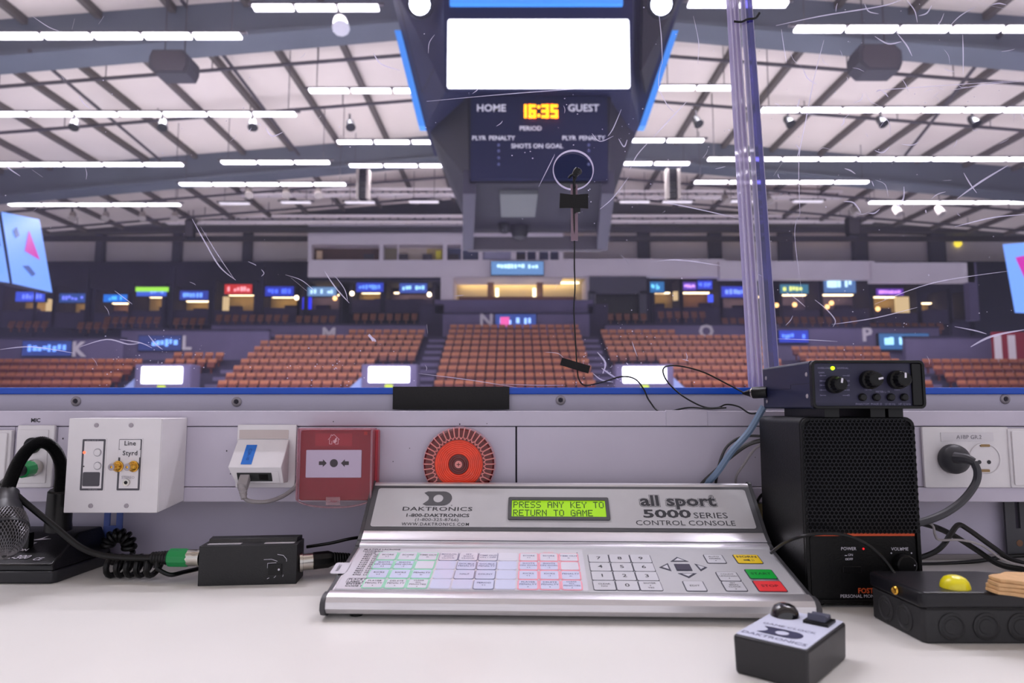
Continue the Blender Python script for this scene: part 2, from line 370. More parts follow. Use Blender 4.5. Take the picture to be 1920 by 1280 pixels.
bk = V((0, 2.0, 0))
ring_t = [A, B_, Er, Er + bk, B_ + V((0, 4.2, 0)), A + V((0, 4.2, 0)), El + bk, El]
ring_b = [D_, C_, Fr, Fr + bk, C_ + V((0, 4.2, 0)), D_ + V((0, 4.2, 0)), Fl + bk, Fl]
mb = MB().add(ring_t + ring_b, [tuple(range(8))[::-1], tuple(range(8, 16))] + [(i, (i + 1) % 8, 8 + (i + 1) % 8, 8 + i) for i in range(8)])
part('upper_body', mb, m_sb, sb, smooth=False)
part('video_screen', MB().pbox(838, 1180, 34, 164, YF - 0.06, 0.1), m_screen, sb, bevel=0.05, label='blank white video screen')
mb = MB().pbox(843, 1168, -14, 7, YF - 0.12, 0.15); part('top_trim', mb, m_sbb, sb, smooth=False)
for a, b in ((El, Fl), (Er, Fr)):
    d = (b - a); n = V((0.16, 0, 0)); a0 = a + d * 0.40
    part('blue_trim', MB().hexa([b - n, b + n, b + n + V((0, .3, 0)), b - n + V((0, .3, 0)), a0 - n, a0 + n, a0 + n + V((0, .3, 0)), a0 - n + V((0, .3, 0))]), m_sbb, sb, smooth=False)
# corner cabinet panels
for (q0, q1, q2, q3) in ((A, D_, Fl, El), (Er, Fr, C_, B_)):
    c = (q0 + q1 + q2 + q3) / 4; n = (q1 - q0).cross(q3 - q0).normalized()
    if n.y > 0: n = -n
    pts = [c + (q - c) * 0.62 + n * 0.02 for q in (q0, q1, q2, q3)]
    part('corner_panel', MB().prism(pts, n * 0.05), m_sbs, sb, smooth=False)
# lower module
t0, t1, b1, b0 = P(876, 168, YF + 0.3), P(1146, 168, YF + 0.3), P(1140, 340, YF + 0.3), P(880, 340, YF + 0.3)
tl, tr, br, bl = P(806, 236, 16.6), P(1190, 236, 16.6), P(1140, 395, 16.6), P(872, 395, 16.6)
bl.z = br.z = b0.z
back = V((0, 1.6, 0))
R1 = [t0, t1, V((tr.x, tr.y, t0.z)), V((tr.x, tr.y, t0.z)) + back, V((tl.x, tl.y, t0.z)) + back, V((tl.x, tl.y, t0.z))]
R2 = [b0, b1, br, br + back, bl + back, bl]
mb = MB().add(R1 + R2, [tuple(range(6))[::-1], tuple(range(6, 12))] + [(i, (i + 1) % 6, 6 + (i + 1) % 6, 6 + i) for i in range(6)])
part('lower_body', mb, m_sbs, sb, smooth=False)
part('score_panel', MB().pbox(882, 1138, 180, 336, YF + 0.2, 0.12), m_sb, sb, smooth=False)
def sbt(t, u, v, size, mt=m_sbtext, off=0.02):
    part('lettering', MB().text(t, P(u, v, YF + 0.18), size=size, off=off), mt, sb, smooth=False)
sbt('HOME', 921, 203, 0.225); sbt('GUEST', 1094, 203, 0.225); sbt('PERIOD', 995, 241, 0.14); sbt('SHOTS ON GOAL', 1007, 274, 0.14)
sbt('PLYR', 898, 259, 0.135); sbt('PENALTY', 941, 259, 0.135); sbt('PLYR', 1067, 259, 0.135); sbt('PENALTY', 1110, 259, 0.135)
SEG = {'1': 'bc', '6': 'acdefg', '3': 'abcdg', '5': 'acdfg'}
def digit(ch, u):
    mb = MB(); w, h, t = 0.065, 0.135, 0.03; c = P(u, 209, YF + 0.17)
    S = {'a': (-w, w, h * 2 - t, h * 2), 'g': (-w, w, h - t / 2, h + t / 2), 'd': (-w, w, 0, t), 'f': (-w, -w + t, h, 2 * h), 'b': (w - t, w, h, 2 * h), 'e': (-w, -w + t, 0, h), 'c': (w - t, w, 0, h)}
    for k in SEG[ch]:
        x0, x1, z0, z1 = S[k]; mb.box(c.x + x0 - 0.015, c.x + x1 + 0.015, c.y - 0.03, c.y, c.z - h + z0 - 0.012, c.z - h + z1 + 0.012)
    part('clock_digit', mb, m_digit, sb, smooth=False, label='lit orange clock digit')
for ch, u in (('1', 981), ('6', 998), ('3', 1022), ('5', 1039)): digit(ch, u)
c1, c2 = P(1010, 201, YF + 0.17), P(1010, 217, YF + 0.17)
part('clock_colon', MB().lathe(c1, (0, -1, 0), [(0.035, 0), (0.035, 0.03)], 10).lathe(c2, (0, -1, 0), [(0.035, 0), (0.035, 0.03)], 10), m_digit, sb)
mb = MB()
for u in (935, 1104):
    for v in (272, 283, 296, 308): mb.lathe(P(u, v, YF + 0.19), (0, -1, 0), [(0.03, 0), (0.03, 0.02)], 8)
part('indicator_dots', mb, mat('lamp_off', (88, 96, 140), 0.4), sb)
o_ = P(852, 281, 15.4); part('side_indicator', MB().hexa([P(850, 300, 15.3), P(858, 300, 15.3), P(858, 300, 15.6), P(850, 300, 15.6), P(845, 261, 15.3), P(851, 261, 15.3), P(851, 261, 15.6), P(845, 261, 15.6)]), m_digit, sb, smooth=False, label='orange lamp on the side face')
# open frame underneath
zb = b0.z
part('underside', MB().hexa([V((b0.x, b0.y, zb - 0.05)), V((b1.x, b1.y, zb - 0.05)), V((br.x, 17.9, zb - 0.15)), V((bl.x, 17.9, zb - 0.15)), b0, b1, V((br.x, 17.9, zb)), V((bl.x, 17.9, zb))]), m_sbs, sb, smooth=False)
g0 = P(972, 368, 15.6); part('service_hatch', MB().box(g0.x - 0.42, g0.x + 0.42, 14.7, 16.5, zb - 0.16, zb - 0.06), mat('hatch_grey', (88, 90, 88), 0.6), sb, smooth=False)
for s, xx in ((-1, bl.x), (1, br.x)):
    p0, p1 = V((b0.x if s < 0 else b1.x, b0.y, zb - 0.1)), V((xx, 17.8, zb - 0.35)); n = V((0.14, 0, 0)); u_ = V((0, 0, 0.35))
    part('frame_rail', MB().hexa([p0 - n - u_ * 0.5, p0 + n - u_ * 0.5, p1 + n - u_, p1 - n - u_, p0 - n + u_, p0 + n + u_, p1 + n + u_, p1 - n + u_]), m_sbf, sb, smooth=False)
part('frame_rail', MB().box(bl.x, br.x, 17.7, 17.95, zb - 0.7, zb - 0.35), m_pipe, sb, smooth=False)
part('dome_camera', MB().lathe((g0.x + 0.05, 17.4, zb - 0.15), (0, 0, -1), [(0.25, 0), (0.25, 0.1), (0.18, 0.3), (0.05, 0.36)], 12).lathe((g0.x - 0.35, 17.2, zb - 0.15), (0, 0, -1), [(0.16, 0), (0.16, 0.1), (0.1, 0.22)], 12), m_black, sb)
m_spotw = emit('floodlight', (235, 242, 255), 14.0, (240, 240, 255))
for u, lab in ((787, 'left'), (1240, 'right')):
    c = P(u, 8, 14.0); r = root('floodlight', 'glaring white floodlight at the upper %s corner of the scoreboard' % lab, 'floodlight', c)
    part('lens', MB().lathe(c, (0, -1, -0.3), [(0.22, 0), (0.22, 0.03), (0.12, 0.07)], 16), m_spotw, r)
    part('housing', MB().lathe(c + V((0, 0.02, 0)), (0, 1, 0.3), [(0.28, -0.02), (0.28, 0.1), (0.15, 0.35)], 16), m_black, r)

# ---- far stand: stepped concrete, seats in blocks
NR = 10
def rowY(i): return 34 + 0.92 * i
def rowZ(i): return 0.75 + 0.425 * i
gs = root('grandstand', 'violet-grey stepped concrete stand under the orange seats', 'stand', (0, 33.5, ICE))
BLK = [('K', -29.5, -20.0, [4] * 4, 'at the left end below the letter K'), ('L', -18.8, -15.9, [5], 'left of the first aisle below the letter L'),
       ('M', -14.7, -5.3, None, 'in the block below the letter M'), ('N', -3.9, 4.2, None, 'in the middle block below the letter N'),
       ('O', 5.4, 14.6, None, 'in the block below the letter O'), ('P', 15.9, 21.0, None, 'in the block below the letter P'), ('Q', 22.2, 29.5, None, 'at the far right end of the stand')]
NROW = {'K': 4, 'L': 5, 'M': 9, 'N': 10, 'O': 9, 'P': 6, 'Q': 4}
for i in range(NR):
    xe = {0: 32, 1: 32, 2: 32, 3: 32, 4: 21.4, 5: 21.4}.get(i, 15)
    part('tier', MB().box(-xe, xe, rowY(i) - 0.45, rowY(i) + 0.47, ICE, rowZ(i)), m_conc2, gs, smooth=False)
for xc in (-4.6, 4.8, -15.3, 15.2, -19.4, 21.6):
    for i in range(NR if abs(xc) < 10 else 5):
        part('aisle_step', MB().box(xc - 0.5, xc + 0.5, rowY(i) - 0.7, rowY(i) - 0.43, rowZ(i) - 0.4, rowZ(i) - 0.2), m_conc, gs, smooth=False)
seat = MB()
w = 0.215
bkp = [(0.08, 0.56), (0.13, 0.58), (0.20, 0.78), (0.185, 0.82), (0.15, 0.82), (0.125, 0.79)]      # backrest shell
pan = [(-0.06, 0.34), (0.06, 0.30), (0.10, 0.60), (0.04, 0.64), (-0.01, 0.62)]                     # tipped-up seat pan
for pr_, ww in ((bkp, w), (pan, w * 0.92)):
    n = len(pr_)
    seat.add([(-ww, y, z) for y, z in pr_] + [(ww, y, z) for y, z in pr_], [tuple(range(n)), tuple(range(n, 2 * n))[::-1]] + [(i, n + i, n + (i + 1) % n, (i + 1) % n) for i in range(n)])
NBK = len(bkp) + 2
seat.box(-0.03, 0.03, 0.0, 0.12, 0.0, 0.4)
m_seat_shade = mat('seat_pan_shade', (104, 44, 36), 0.5)  # shade between the seat rows, put into the colour of the pans
def shade_pans(o, copies=1):
    o.data.materials.append(m_seat_shade); per = len(seat.f)
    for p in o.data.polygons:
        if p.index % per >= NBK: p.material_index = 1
slots = []
for nm, xa, xb, _, lab in BLK:
    for i in range(NROW[nm]):
        k = int((xb - xa) / 0.5)
        for j in range(k):
            x = xa + 0.25 + j * (xb - xa) / k
            if nm == 'M' and ((i == 8 and x < -10) or (i == 7 and x < -14.2)): continue
            if nm == 'O' and ((i == 8 and x > 10) or (i == 7 and x > 14)): continue
            if nm == 'L' and i < 2: continue
            hid = (nm == 'M' and i < 4 and x > -7.4) or (nm == 'L' and i < 3) or (nm == 'O' and i < 4 and x < 8.0)    # display cabinets stand here
            if hid: continue
            slots.append((V((x, rowY(i), rowZ(i))), nm, i, lab))
slots.sort(key=lambda s: s[0].length)
ordn = ['lowest', 'second', 'third', 'fourth', 'fifth', 'sixth', 'seventh', 'eighth', 'ninth', 'tenth']
smesh = None
for p, nm, i, lab in slots[:300]:
    if smesh is None:
        o = _mk('stadium_seat', seat, m_seat, V((0, 0, 0)), False); smesh = o.data; shade_pans(o)
    else:
        o = bpy.data.objects.new('stadium_seat', smesh); COL.objects.link(o)
    o.location = p
    tag(o, 'orange-brown plastic seat in the %s row, %s' % (ordn[i], lab), 'seat', 'seats of row %d in block %s' % (i + 1, nm))
mb = MB()
for p, nm, i, lab in slots[300:]: mb.add([q + p for q in seat.v], seat.f)
so_ = solo('upper_seat_rows', mb, m_seat, 'orange-brown plastic seats in the upper rows of the far stand', 'seats', kind='stuff', smooth=False); shade_pans(so_)

# ---- parapets with block letters and small LED boards
def parapet(u0, u1, v0, v1, Y, label, d=0.3, mt=None):
    a, b = P(u0, v1, Y), P(u1, v0, Y); c = V(((a.x + b.x) / 2, Y, a.z)); r = root('parapet', label, 'parapet', c)
    part('wall_face', MB().box(a.x, b.x, Y, Y + d, ICE, b.z - 0.1), mt or m_conc, r, smooth=False)
    part('coping', MB().box(a.x, b.x, Y - 0.06, Y + d + 0.06, b.z - 0.1, b.z), m_conc2, r, smooth=False)
    return r
parapet(-30, 232, 632, 690, 38.4, 'violet parapet at the left end carrying the letter K')
parapet(225, 505, 617, 668, 40.5, 'violet parapet carrying the letter L')
parapet(395, 800, 607, 650, 43.0, 'violet parapet carrying the letter M')
parapet(830, 1105, 586, 628, 43.6, 'violet parapet carrying the letter N')
parapet(1135, 1460, 607, 648, 43.0, 'violet parapet carrying the letter O')
parapet(1440, 1760, 612, 664, 40.5, 'violet parapet carrying the letter P')
parapet(1700, 1960, 630, 692, 38.4, 'violet parapet at the right end without a letter')
for s, (u0, u1) in zip(('left', 'right'), ((785, 832), (1103, 1140))):
    parapet(u0, u1, 570, 660, 45.0, 'dark stair opening wall %s of the middle block' % s, mt=m_conc2)
m_letter = mat('letter_white', (214, 205, 214), 0.6)
for ch, u, v, Y in (('K', 147, 656, 38.35), ('L', 350, 644, 40.45), ('M', 617, 628, 42.95), ('N', 912, 601, 43.55), ('O', 1324, 622, 42.95), ('P', 1625, 628, 40.45)):
    solo('block_letter', MB().text3d(ch, P(u, v, Y + 0.05), 1.15, 0.06, 0.035), m_letter, 'white block letter %s on the stand parapet' % ch, 'letter', smooth=False)
def led_text_marks(u0, u1, v0, v1, Y, seed, n=9, fill=0.8):
    rnd = random.Random(seed); mb = MB(); w = (u1 - u0) / n
    for k in range(n):
        if rnd.random() > fill: continue
        h = rnd.uniform(0.5, 1.0) * (v1 - v0); t = v0 + rnd.uniform(0, (v1 - v0) - h)
        mb.pbox(u0 + k * w, u0 + (k + rnd.uniform(0.6, 0.95)) * w, t, t + h, Y, 0.02)
    return mb
LEDM = {}
def em(rgb, s): 
    k = 'led_%d_%d_%d_%d' % (rgb + (int(s * 100),)); return emit(k, rgb, s, (30, 30, 40))
def led_sign(u0, u1, v0, v1, Y, back, marks, label, seed, bs=0.55, ms=1.3, n=8, mv=None, name='led_sign'):
    a, b = P(u0, v1, Y), P(u1, v0, Y); r = root(name, label, 'sign', V(((a.x + b.x) / 2, Y, a.z)))
    part('housing', MB().box(a.x, b.x, Y, Y + 0.25, a.z, b.z), m_dark, r, smooth=False)
    part('panel', MB().box(a.x + 0.04, b.x - 0.04, Y - 0.03, Y, a.z + 0.04, b.z - 0.04), em(back, bs), r, smooth=False)
    h = v1 - v0; mv = mv or (v0 + 0.25 * h, v1 - 0.3 * h); w = u1 - u0
    part('marks', led_text_marks(u0 + 0.12 * w, u1 - 0.1 * w, mv[0], mv[1], Y - 0.06, seed, n), em(marks, ms), r, smooth=False)
led_sign(40, 136, 638, 668, 38.3, (60, 90, 180), (110, 160, 255), 'blue LED board beside the letter K', 1, bs=0.35)
led_sign(258, 342, 628, 658, 40.4, (70, 90, 170), (120, 170, 255), 'blue LED board beside the letter L with pink ends', 2, bs=0.3)
led_sign(928, 1006, 588, 616, 43.4, (60, 100, 200), (150, 190, 255), 'blue LED board beside the letter N', 3, bs=0.35)
led_sign(1460, 1516, 618, 643, 40.3, (40, 70, 220), (90, 130, 255), 'deep blue LED board right of the glass joint', 4, bs=0.5)
led_sign(1648, 1742, 624, 656, 40.2, (80, 140, 200), (160, 220, 255), 'pale cyan LED board beside the letter P', 5, bs=0.4)
x = P(945, 603, 43.3); solo('pink_logo_tile', MB().pbox(938, 955, 594, 612, 43.3, 0.03), em((235, 90, 160), 0.9), 'pink tile on the LED board beside the letter N', 'sign', smooth=False)

# ---- suites: dark bays with warm rooms and lit name signs
m_warm = [mat('room_tan', (178, 150, 96), 0.8, var=0.2, vscale=1.2), mat('room_brown', (128, 92, 70), 0.8, var=0.2, vscale=1.2), mat('room_violet', (104, 92, 118), 0.8, var=0.2, vscale=1.2)]
bays = [(15, 110, 562, 598, 0), (112, 170, 565, 600, 0), (186, 250, 568, 600, 1), (256, 312, 556, 600, 0), (328, 398, 564, 594, 0), (408, 482, 552, 602, 0),
        (492, 562, 556, 592, 0), (566, 640, 552, 598, 2), (664, 716, 548, 572, 0), (726, 812, 548, 572, 2), (1225, 1270, 548, 596, 0), (1278, 1345, 548, 594, 1),
        (1350, 1440, 556, 592, 2), (1462, 1530, 552, 600, 2), (1535, 1620, 552, 598, 2), (1632, 1712, 556, 606, 0), (1716, 1770, 568, 592, 0), (1775, 1805, 570, 618, 0)]
YS = 47.0
SUL = ['warm lit suite under the far left blue sign', 'warm suite under the dim second blue sign', 'brown suite under the bright blue sign beside the green one', 'tan suite under the green topped sign', 'tan suite between the green and red signs', 'warm suite with a lit column under the red sign',
       'tan suite right of the red sign', 'violet suite under the pale cyan sign', 'tan suite under the press box left sign', 'violet suite beside the middle gallery', 'tan suite under the small cyan sign', 'brown suite under the violet and blue sign pair',
       'violet suite under the wide blue sign left of the glass joint', 'dim suite with amber lamps right of the glass joint', 'dim suite under the tall pale blue sign', 'warm suite under the right end violet sign', 'shallow tan suite right of the violet sign', 'narrow tan suite at the right gallery end']
for i, (u0, u1, v0, v1, k) in enumerate(bays):
    a, b = P(u0, v1, YS), P(u1, v0, YS); r = root('suite', SUL[i], 'suite', V(((a.x + b.x) / 2, YS, a.z)), 'suites on the far gallery')
    part('back_wall', MB().box(a.x, b.x, YS + 1.6, YS + 1.7, a.z - 0.2, b.z + 0.2), m_warm[k], r, smooth=False)
    part('added_glow_strip', MB().box(a.x + 0.3, b.x - 0.3, YS + 0.9, YS + 1.2, b.z + 0.1, b.z + 0.16), em((255, 220, 160), 4.0), r, smooth=False)  # glowing strip added to brighten the suite interior
    part('side_wall', MB().box(a.x - 0.2, a.x, YS - 0.6, YS + 1.7, a.z - 0.6, b.z + 0.9), m_dark, r, smooth=False)
    part('side_wall', MB().box(b.x, b.x + 0.2, YS - 0.6, YS + 1.7, a.z - 0.6, b.z + 0.9), m_dark, r, smooth=False)
    part('ledge', MB().box(a.x, b.x, YS - 0.6, YS - 0.4, a.z - 0.6, a.z + (b.z - a.z) * 0.35), m_conc2, r, smooth=False)
    q = a.x + (b.x - a.x) * ((i * 0.37) % 0.6 + 0.1)
    part('bar_counter', MB().box(q, q + (b.x - a.x) * 0.35, YS + 0.6, YS + 1.0, a.z - 0.2, a.z + (b.z - a.z) * 0.62), m_conc2, r, smooth=False)
signs = [(28, 86, 546, 566, (60, 90, 230), (110, 130, 255), 'blue suite sign at the far left below the video screen'), (110, 162, 549, 568, (40, 80, 150), (110, 120, 230), 'dim blue suite sign, second from left'),
         (193, 240, 551, 567, (20, 130, 240), (80, 180, 255), 'bright blue suite sign left of the green one'), (255, 314, 538, 556, (70, 110, 230), (120, 150, 255), 'blue suite sign with a green top bar'),
         (336, 392, 544, 563, (50, 70, 170), (110, 160, 255), 'blue suite sign between the green and the red one'), (420, 474, 532, 552, (225, 50, 40), (250, 160, 160), 'red suite sign with pale lettering'),
         (496, 552, 536, 556, (40, 60, 190), (80, 110, 255), 'deep blue suite sign right of the red one'), (575, 632, 537, 556, (120, 160, 200), (190, 230, 255), 'pale cyan suite sign below the press box corner'),
         (667, 720, 529, 548, (50, 70, 200), (100, 150, 255), 'blue suite sign under the press box'), (748, 802, 530, 550, (60, 90, 180), (160, 220, 255), 'pale blue suite sign next to the middle gallery'),
         (1218, 1246, 527, 549, (40, 120, 180), (120, 220, 255), 'small cyan suite sign right of the middle gallery'), (1280, 1306, 528, 545, (110, 70, 190), (220, 160, 255), 'small violet suite sign next to a blue one'),
         (1307, 1336, 525, 543, (50, 70, 220), (90, 120, 255), 'small deep blue suite sign next to a violet one'), (1352, 1420, 536, 558, (50, 70, 210), (120, 150, 255), 'wide blue suite sign left of the glass joint'),
         (1462, 1516, 532, 551, (60, 130, 150), (230, 240, 120), 'suite sign with a yellow-green middle'), (1544, 1604, 514, 550, (90, 130, 180), (200, 240, 255), 'tall pale blue suite sign with a bright bar'),
         (1642, 1694, 540, 555, (110, 60, 170), (210, 140, 240), 'violet suite sign at the right end')]
for i, (u0, u1, v0, v1, bc, mc, lab) in enumerate(signs): led_sign(u0, u1, v0, v1, YS - 0.8, bc, mc, lab, 20 + i, bs=0.6, ms=1.1, n=7)
solo('green_light_bar', MB().pbox(254, 315, 538, 546, YS - 1.0, 0.1), em((150, 220, 60), 1.0), 'bright green bar on top of a blue suite sign', 'sign', smooth=False)
solo('blue_poster', MB().pbox(567, 584, 557, 580, YS - 0.3, 0.08), em((40, 50, 240), 0.9), 'small deep blue lit poster below the pale cyan sign', 'sign', smooth=False)
solo('blue_wall_screen', MB().pbox(1328, 1337, 552, 566, YS - 0.3, 0.08), em((60, 90, 255), 0.9), 'tiny blue screen on a pillar below the deep blue sign', 'sign', smooth=False)
m_bulb = emit('bulb_warm', (255, 225, 180), 5.0); m_bulbo = emit('bulb_amber', (255, 185, 110), 2.5)
for i, (u, v, mm, lab) in enumerate(((556, 558, m_bulb, 'left of the pale cyan sign'), (628, 559, m_bulbo, 'right under the pale cyan sign'), (660, 550, m_bulb, 'left of the blue sign under the press box'), (805, 552, m_bulb, 'beside the middle gallery'),
                              (1456, 572, m_bulbo, 'right beside the glass joint'), (1490, 571, m_bulbo, 'second right of the glass joint'), (1551, 575, m_bulbo, 'left of a close pair'), (1559, 568, m_bulbo, 'right of a close pair'), (1646, 579, m_bulbo, 'below the violet sign at the right'))):
    solo('wall_lamp', MB().lathe(P(u, v, YS - 0.9), (0, 0, 1), [(0.02, -0.15), (0.11, -0.11), (0.15, 0), (0.11, 0.11), (0.02, 0.15)], 12), mm, 'small round lamp on the far gallery, ' + lab, 'lamp')
for i, (u0, u1, v0, v1, lab) in enumerate(((84, 93, 560, 602, 'at the far left'), (416, 427, 556, 602, 'below the red sign'), (1684, 1704, 556, 610, 'below the violet sign'), (1264, 1271, 546, 562, 'right of the cyan sign'))):
    solo('lit_column', MB().pbox(u0, u1, v0, v1, YS - 0.5, 0.3), em((250, 215, 150), 0.55), 'warm lit column in a suite ' + lab, 'column', smooth=False)
mb = MB()                                                   # loose chairs in front of the suites
for (u0, u1, v) in ((20, 105, 612), (150, 220, 614), (200, 315, 604), (330, 395, 606), (410, 560, 600), (560, 640, 602), (668, 800, 598), (1145, 1230, 598), (1240, 1340, 594), (1360, 1430, 606), (1462, 1620, 604), (1640, 1790, 616)):
    x0, x1 = P(u0, v, 45).x, P(u1, v, 45).x; z = P(u0, v, 45).z
    for k in range(int((x1 - x0) / 0.55)):
        q = V((x0 + k * 0.55, 45, z - 0.35)); mb.add([s_ * 0.9 + q for s_ in seat.v], seat.f)
solo('gallery_chairs', mb, m_seat2, 'brown chairs standing in front of the far suites', 'chairs', kind='stuff', smooth=False)

# ---- back wall, press box, middle gallery
struct('wall_back', MB().box(-62, 62, 51.6, 51.9, ICE, 14.6), m_wallgrey)
wb = struct('wall_back_lower', MB().box(-62, 62, 50.5, 50.8, ICE, P(0, 490, 50.5).z), m_dark)
for u, Y in ((185, 51), (330, 51), (462, 51), (1208, 51), (1342, 51), (1475, 51), (1615, 51), (1760, 51)):
    a = P(u - 10, 520, Y); b = P(u + 10, 400, Y); part('column', MB().box(a.x, b.x, Y, Y + 0.55, a.z, b.z + 0.6), m_column, wb, smooth=False)
for u in (62, 160, 322, 490, 572, 1212, 1445, 1835):
    a = P(u - 5, 640, 46); b = P(u + 5, 500, 46); part('post', MB().box(a.x, b.x, 46, 46.4, a.z, b.z), m_dark, wb, smooth=False)
pbx = root('press_box', 'white press box with a strip of windows above the middle block', 'press box', V((-6, 45.5, P(800, 520, 45.5).z)))
YP = 45.5
part('upper_wall', MB().pbox(577, 1056, 414, 458, YP, 3), m_fascia, pbx, smooth=False)
part('lower_wall', MB().pbox(577, 1056, 487, 519, YP, 3), m_fascia, pbx, smooth=False)
for u0, u1 in ((577, 585), (711, 719), (830, 838), (897, 905), (958, 968), (1005, 1011), (1048, 1056)): part('mullion', MB().pbox(u0, u1, 456, 489, YP + 0.01, 0.5), m_fascia, pbx, smooth=False)
rooms = [(585, 711, (98, 72, 62)), (719, 746, (150, 140, 112)), (746, 800, (205, 190, 172)), (800, 830, (200, 176, 110)), (838, 897, (84, 92, 120)), (905, 958, (168, 164, 190)), (968, 1005, (76, 82, 108)), (1011, 1048, (80, 86, 112))]
for i, (u0, u1, c) in enumerate(rooms):
    part('window_room', MB().pbox(u0, u1, 456, 489, YP + (0.4 if i == 5 else 1.2), 0.1), mat('room_%d' % i, c, 0.7, var=0.15, vscale=1.5), pbx, smooth=False)
for u in (866, 987, 1030, 746): part('window_bar', MB().pbox(u - 1.5, u + 1.5, 458, 487, YP + 0.1, 0.1), m_fascia, pbx, smooth=False)
for u, c in ((822, (240, 225, 40)), (598, (230, 200, 160))):
    part('window_object', MB().pbox(u - 5, u + 6, 470, 486, YP + 0.8, 0.2), mat('obj_%d' % u, c, 0.6), pbx, smooth=False)
for u in (690, 755, 800, 850, 975): part('monitor', MB().pbox(u - 8, u + 10, 476, 487, YP + 0.6, 0.15), m_pipe, pbx, smooth=False)
r_ = root('balcony_fascia', 'long white balcony front running right from the press box', 'balcony', V((15, YP, P(1400, 525, YP).z)))
part('fascia_board', MB().pbox(1056, 1360, 485, 519, YP + 0.1, 0.6), m_fascia, r_, smooth=False)
part('fascia_board', MB().pbox(1350, 1640, 489, 523, YP - 0.3, 0.6), m_fascia, r_, smooth=False)
part('fascia_board', MB().pbox(1636, 1826, 492, 529, YP - 0.6, 0.6), m_fascia, r_, smooth=False)
part('end_post', MB().pbox(1820, 1830, 492, 600, YP - 0.6, 0.5), m_conc, r_, smooth=False)
led_sign(920, 1020, 489, 516, YP - 0.4, (120, 170, 220), (190, 235, 255), 'large pale blue lit sign on the press box front', 77, bs=0.55, ms=1.3, n=12, mv=(495, 503))
gl_ = root('middle_gallery', 'warm lit gallery room below the big blue sign', 'gallery', V((0, 46, P(960, 560, 46).z)))
part('back_wall', MB().pbox(826, 1104, 520, 566, 49, 0.2), mat('gallery_cream', (222, 204, 160), 0.8, var=0.08, vscale=1), gl_, smooth=False)
part('front_wall', MB().pbox(815, 1112, 562, 588, 45, 0.4), m_conc, gl_, smooth=False)
part('counter_top', MB().pbox(860, 1080, 556, 562, 45.4, 0.5), m_seat2, gl_, smooth=False)
for u0, u1 in ((826, 850), (1100, 1116)): part('side_wall', MB().pbox(u0, u1, 518, 570, 45.6, 3), m_fascia, gl_, smooth=False)
for u in (920, 1012): part('pillar', MB().pbox(u - 6, u + 6, 524, 560, 47.5, 0.3), m_warm[1], gl_, smooth=False)
for u in (932, 1002): part('gallery_lamp', MB().pbox(u - 3, u + 3, 540, 556, 47.2, 0.2), em((255, 235, 170), 3.0), gl_, smooth=False)
part('added_glow_strip', MB().box(P(860, 526, 47).x, P(1090, 526, 47).x, 48.6, 48.8, P(0, 531, 48.7).z, P(0, 529, 48.7).z), em((255, 225, 160), 5.0), gl_, smooth=False)  # added glowing strip that brightens the gallery's back wall
part('soffit', MB().pbox(578, 826, 519, 526, YP + 0.2, 3), m_dark, gl_, smooth=False)
gb = root('dark_booth', 'dark booth opening right of the middle gallery', 'booth', V((6, 46, P(1160, 600, 46).z)))
part('header', MB().pbox(1106, 1212, 518, 550, 45.2, 0.3), m_column, gb, smooth=False)
part('opening', MB().pbox(1114, 1202, 548, 588, 46, 0.3), m_black, gb, smooth=False)
part('side_post', MB().pbox(1104, 1116, 545, 600, 45.2, 0.3), m_column, gb, smooth=False); part('side_post', MB().pbox(1200, 1212, 545, 600, 45.2, 0.3), m_column, gb, smooth=False)

# ---- white displays on cabinets at the far boards
m_lampg = emit('sign_green', (205, 225, 70), 0.9)
for (u0, u1, v0, v1, lab) in ((263, 342, 687, 719, 'left'), (690, 768, 687, 717, 'middle'), (1168, 1250, 687, 718, 'right')):
    Y = 33.0; a, b = P(u0, v1, Y), P(u1, v0, Y); r = root('display_cabinet', '%s one of three white glowing displays at the far boards' % lab, 'display', V(((a.x + b.x) / 2, Y, ICE)), 'displays at the far boards')
    part('cabinet', MB().box(a.x - 0.35, b.x + 0.35, Y + 0.1, Y + 1.2, ICE, b.z + 0.12), m_conc, r, bevel=0.05, smooth=False)
    part('screen', MB().box(a.x, b.x, Y, Y + 0.1, a.z, b.z), m_screen, r, bevel=0.06)
    w = (a.x + b.x) / 2; part('exit_lamp', MB().box(w - 0.2, w + 0.2, Y, Y + 0.1, a.z - 0.3, a.z - 0.08), m_lampg, r, bevel=0.05)
    s = -1 if lab != 'right' else 1; xe = a.x - 0.35 if s < 0 else b.x + 0.35
    part('glass_ramp', MB().prism([(xe, Y + 0.2, a.z + 0.3), (xe + s * 1.5, Y + 0.2, a.z - 1.1), (xe, Y + 0.2, a.z - 1.1)], (0, 0.1, 0)), mat('ramp_blue', (150, 165, 215), 0.3), r, smooth=False)

# ---- big video screens at the ends
m_vid = emit('video_blue', (120, 170, 255), 0.85); m_vidp = emit('video_pink', (215, 40, 170), 0.75); m_vidd = emit('video_slate', (70, 100, 180), 0.6)
def video(pts, label, marks):
    q = [P(*p) for p in pts]; r = root('video_screen', label, 'screen', V((q[0].x, q[0].y, min(p.z for p in q))))
    nn = (q[1] - q[0]).cross(q[3] - q[0]).normalized()
    if nn.dot(q[0] - EYE) > 0: nn = -nn
    part('housing', MB().prism([p - nn * 0.35 for p in q], nn * 0.33), m_dark, r, smooth=False)
    part('picture', MB().prism(q, -nn * 0.02), m_vid, r, smooth=False)
    def bil(s, t): return (q[0] * (1 - s) + q[1] * s) * (1 - t) + (q[3] * (1 - s) + q[2] * s) * t
    for poly, mt in marks: part('marks', MB().prism([bil(*p) + nn * 0.02 for p in poly], nn * 0.02), mt, r, smooth=False)
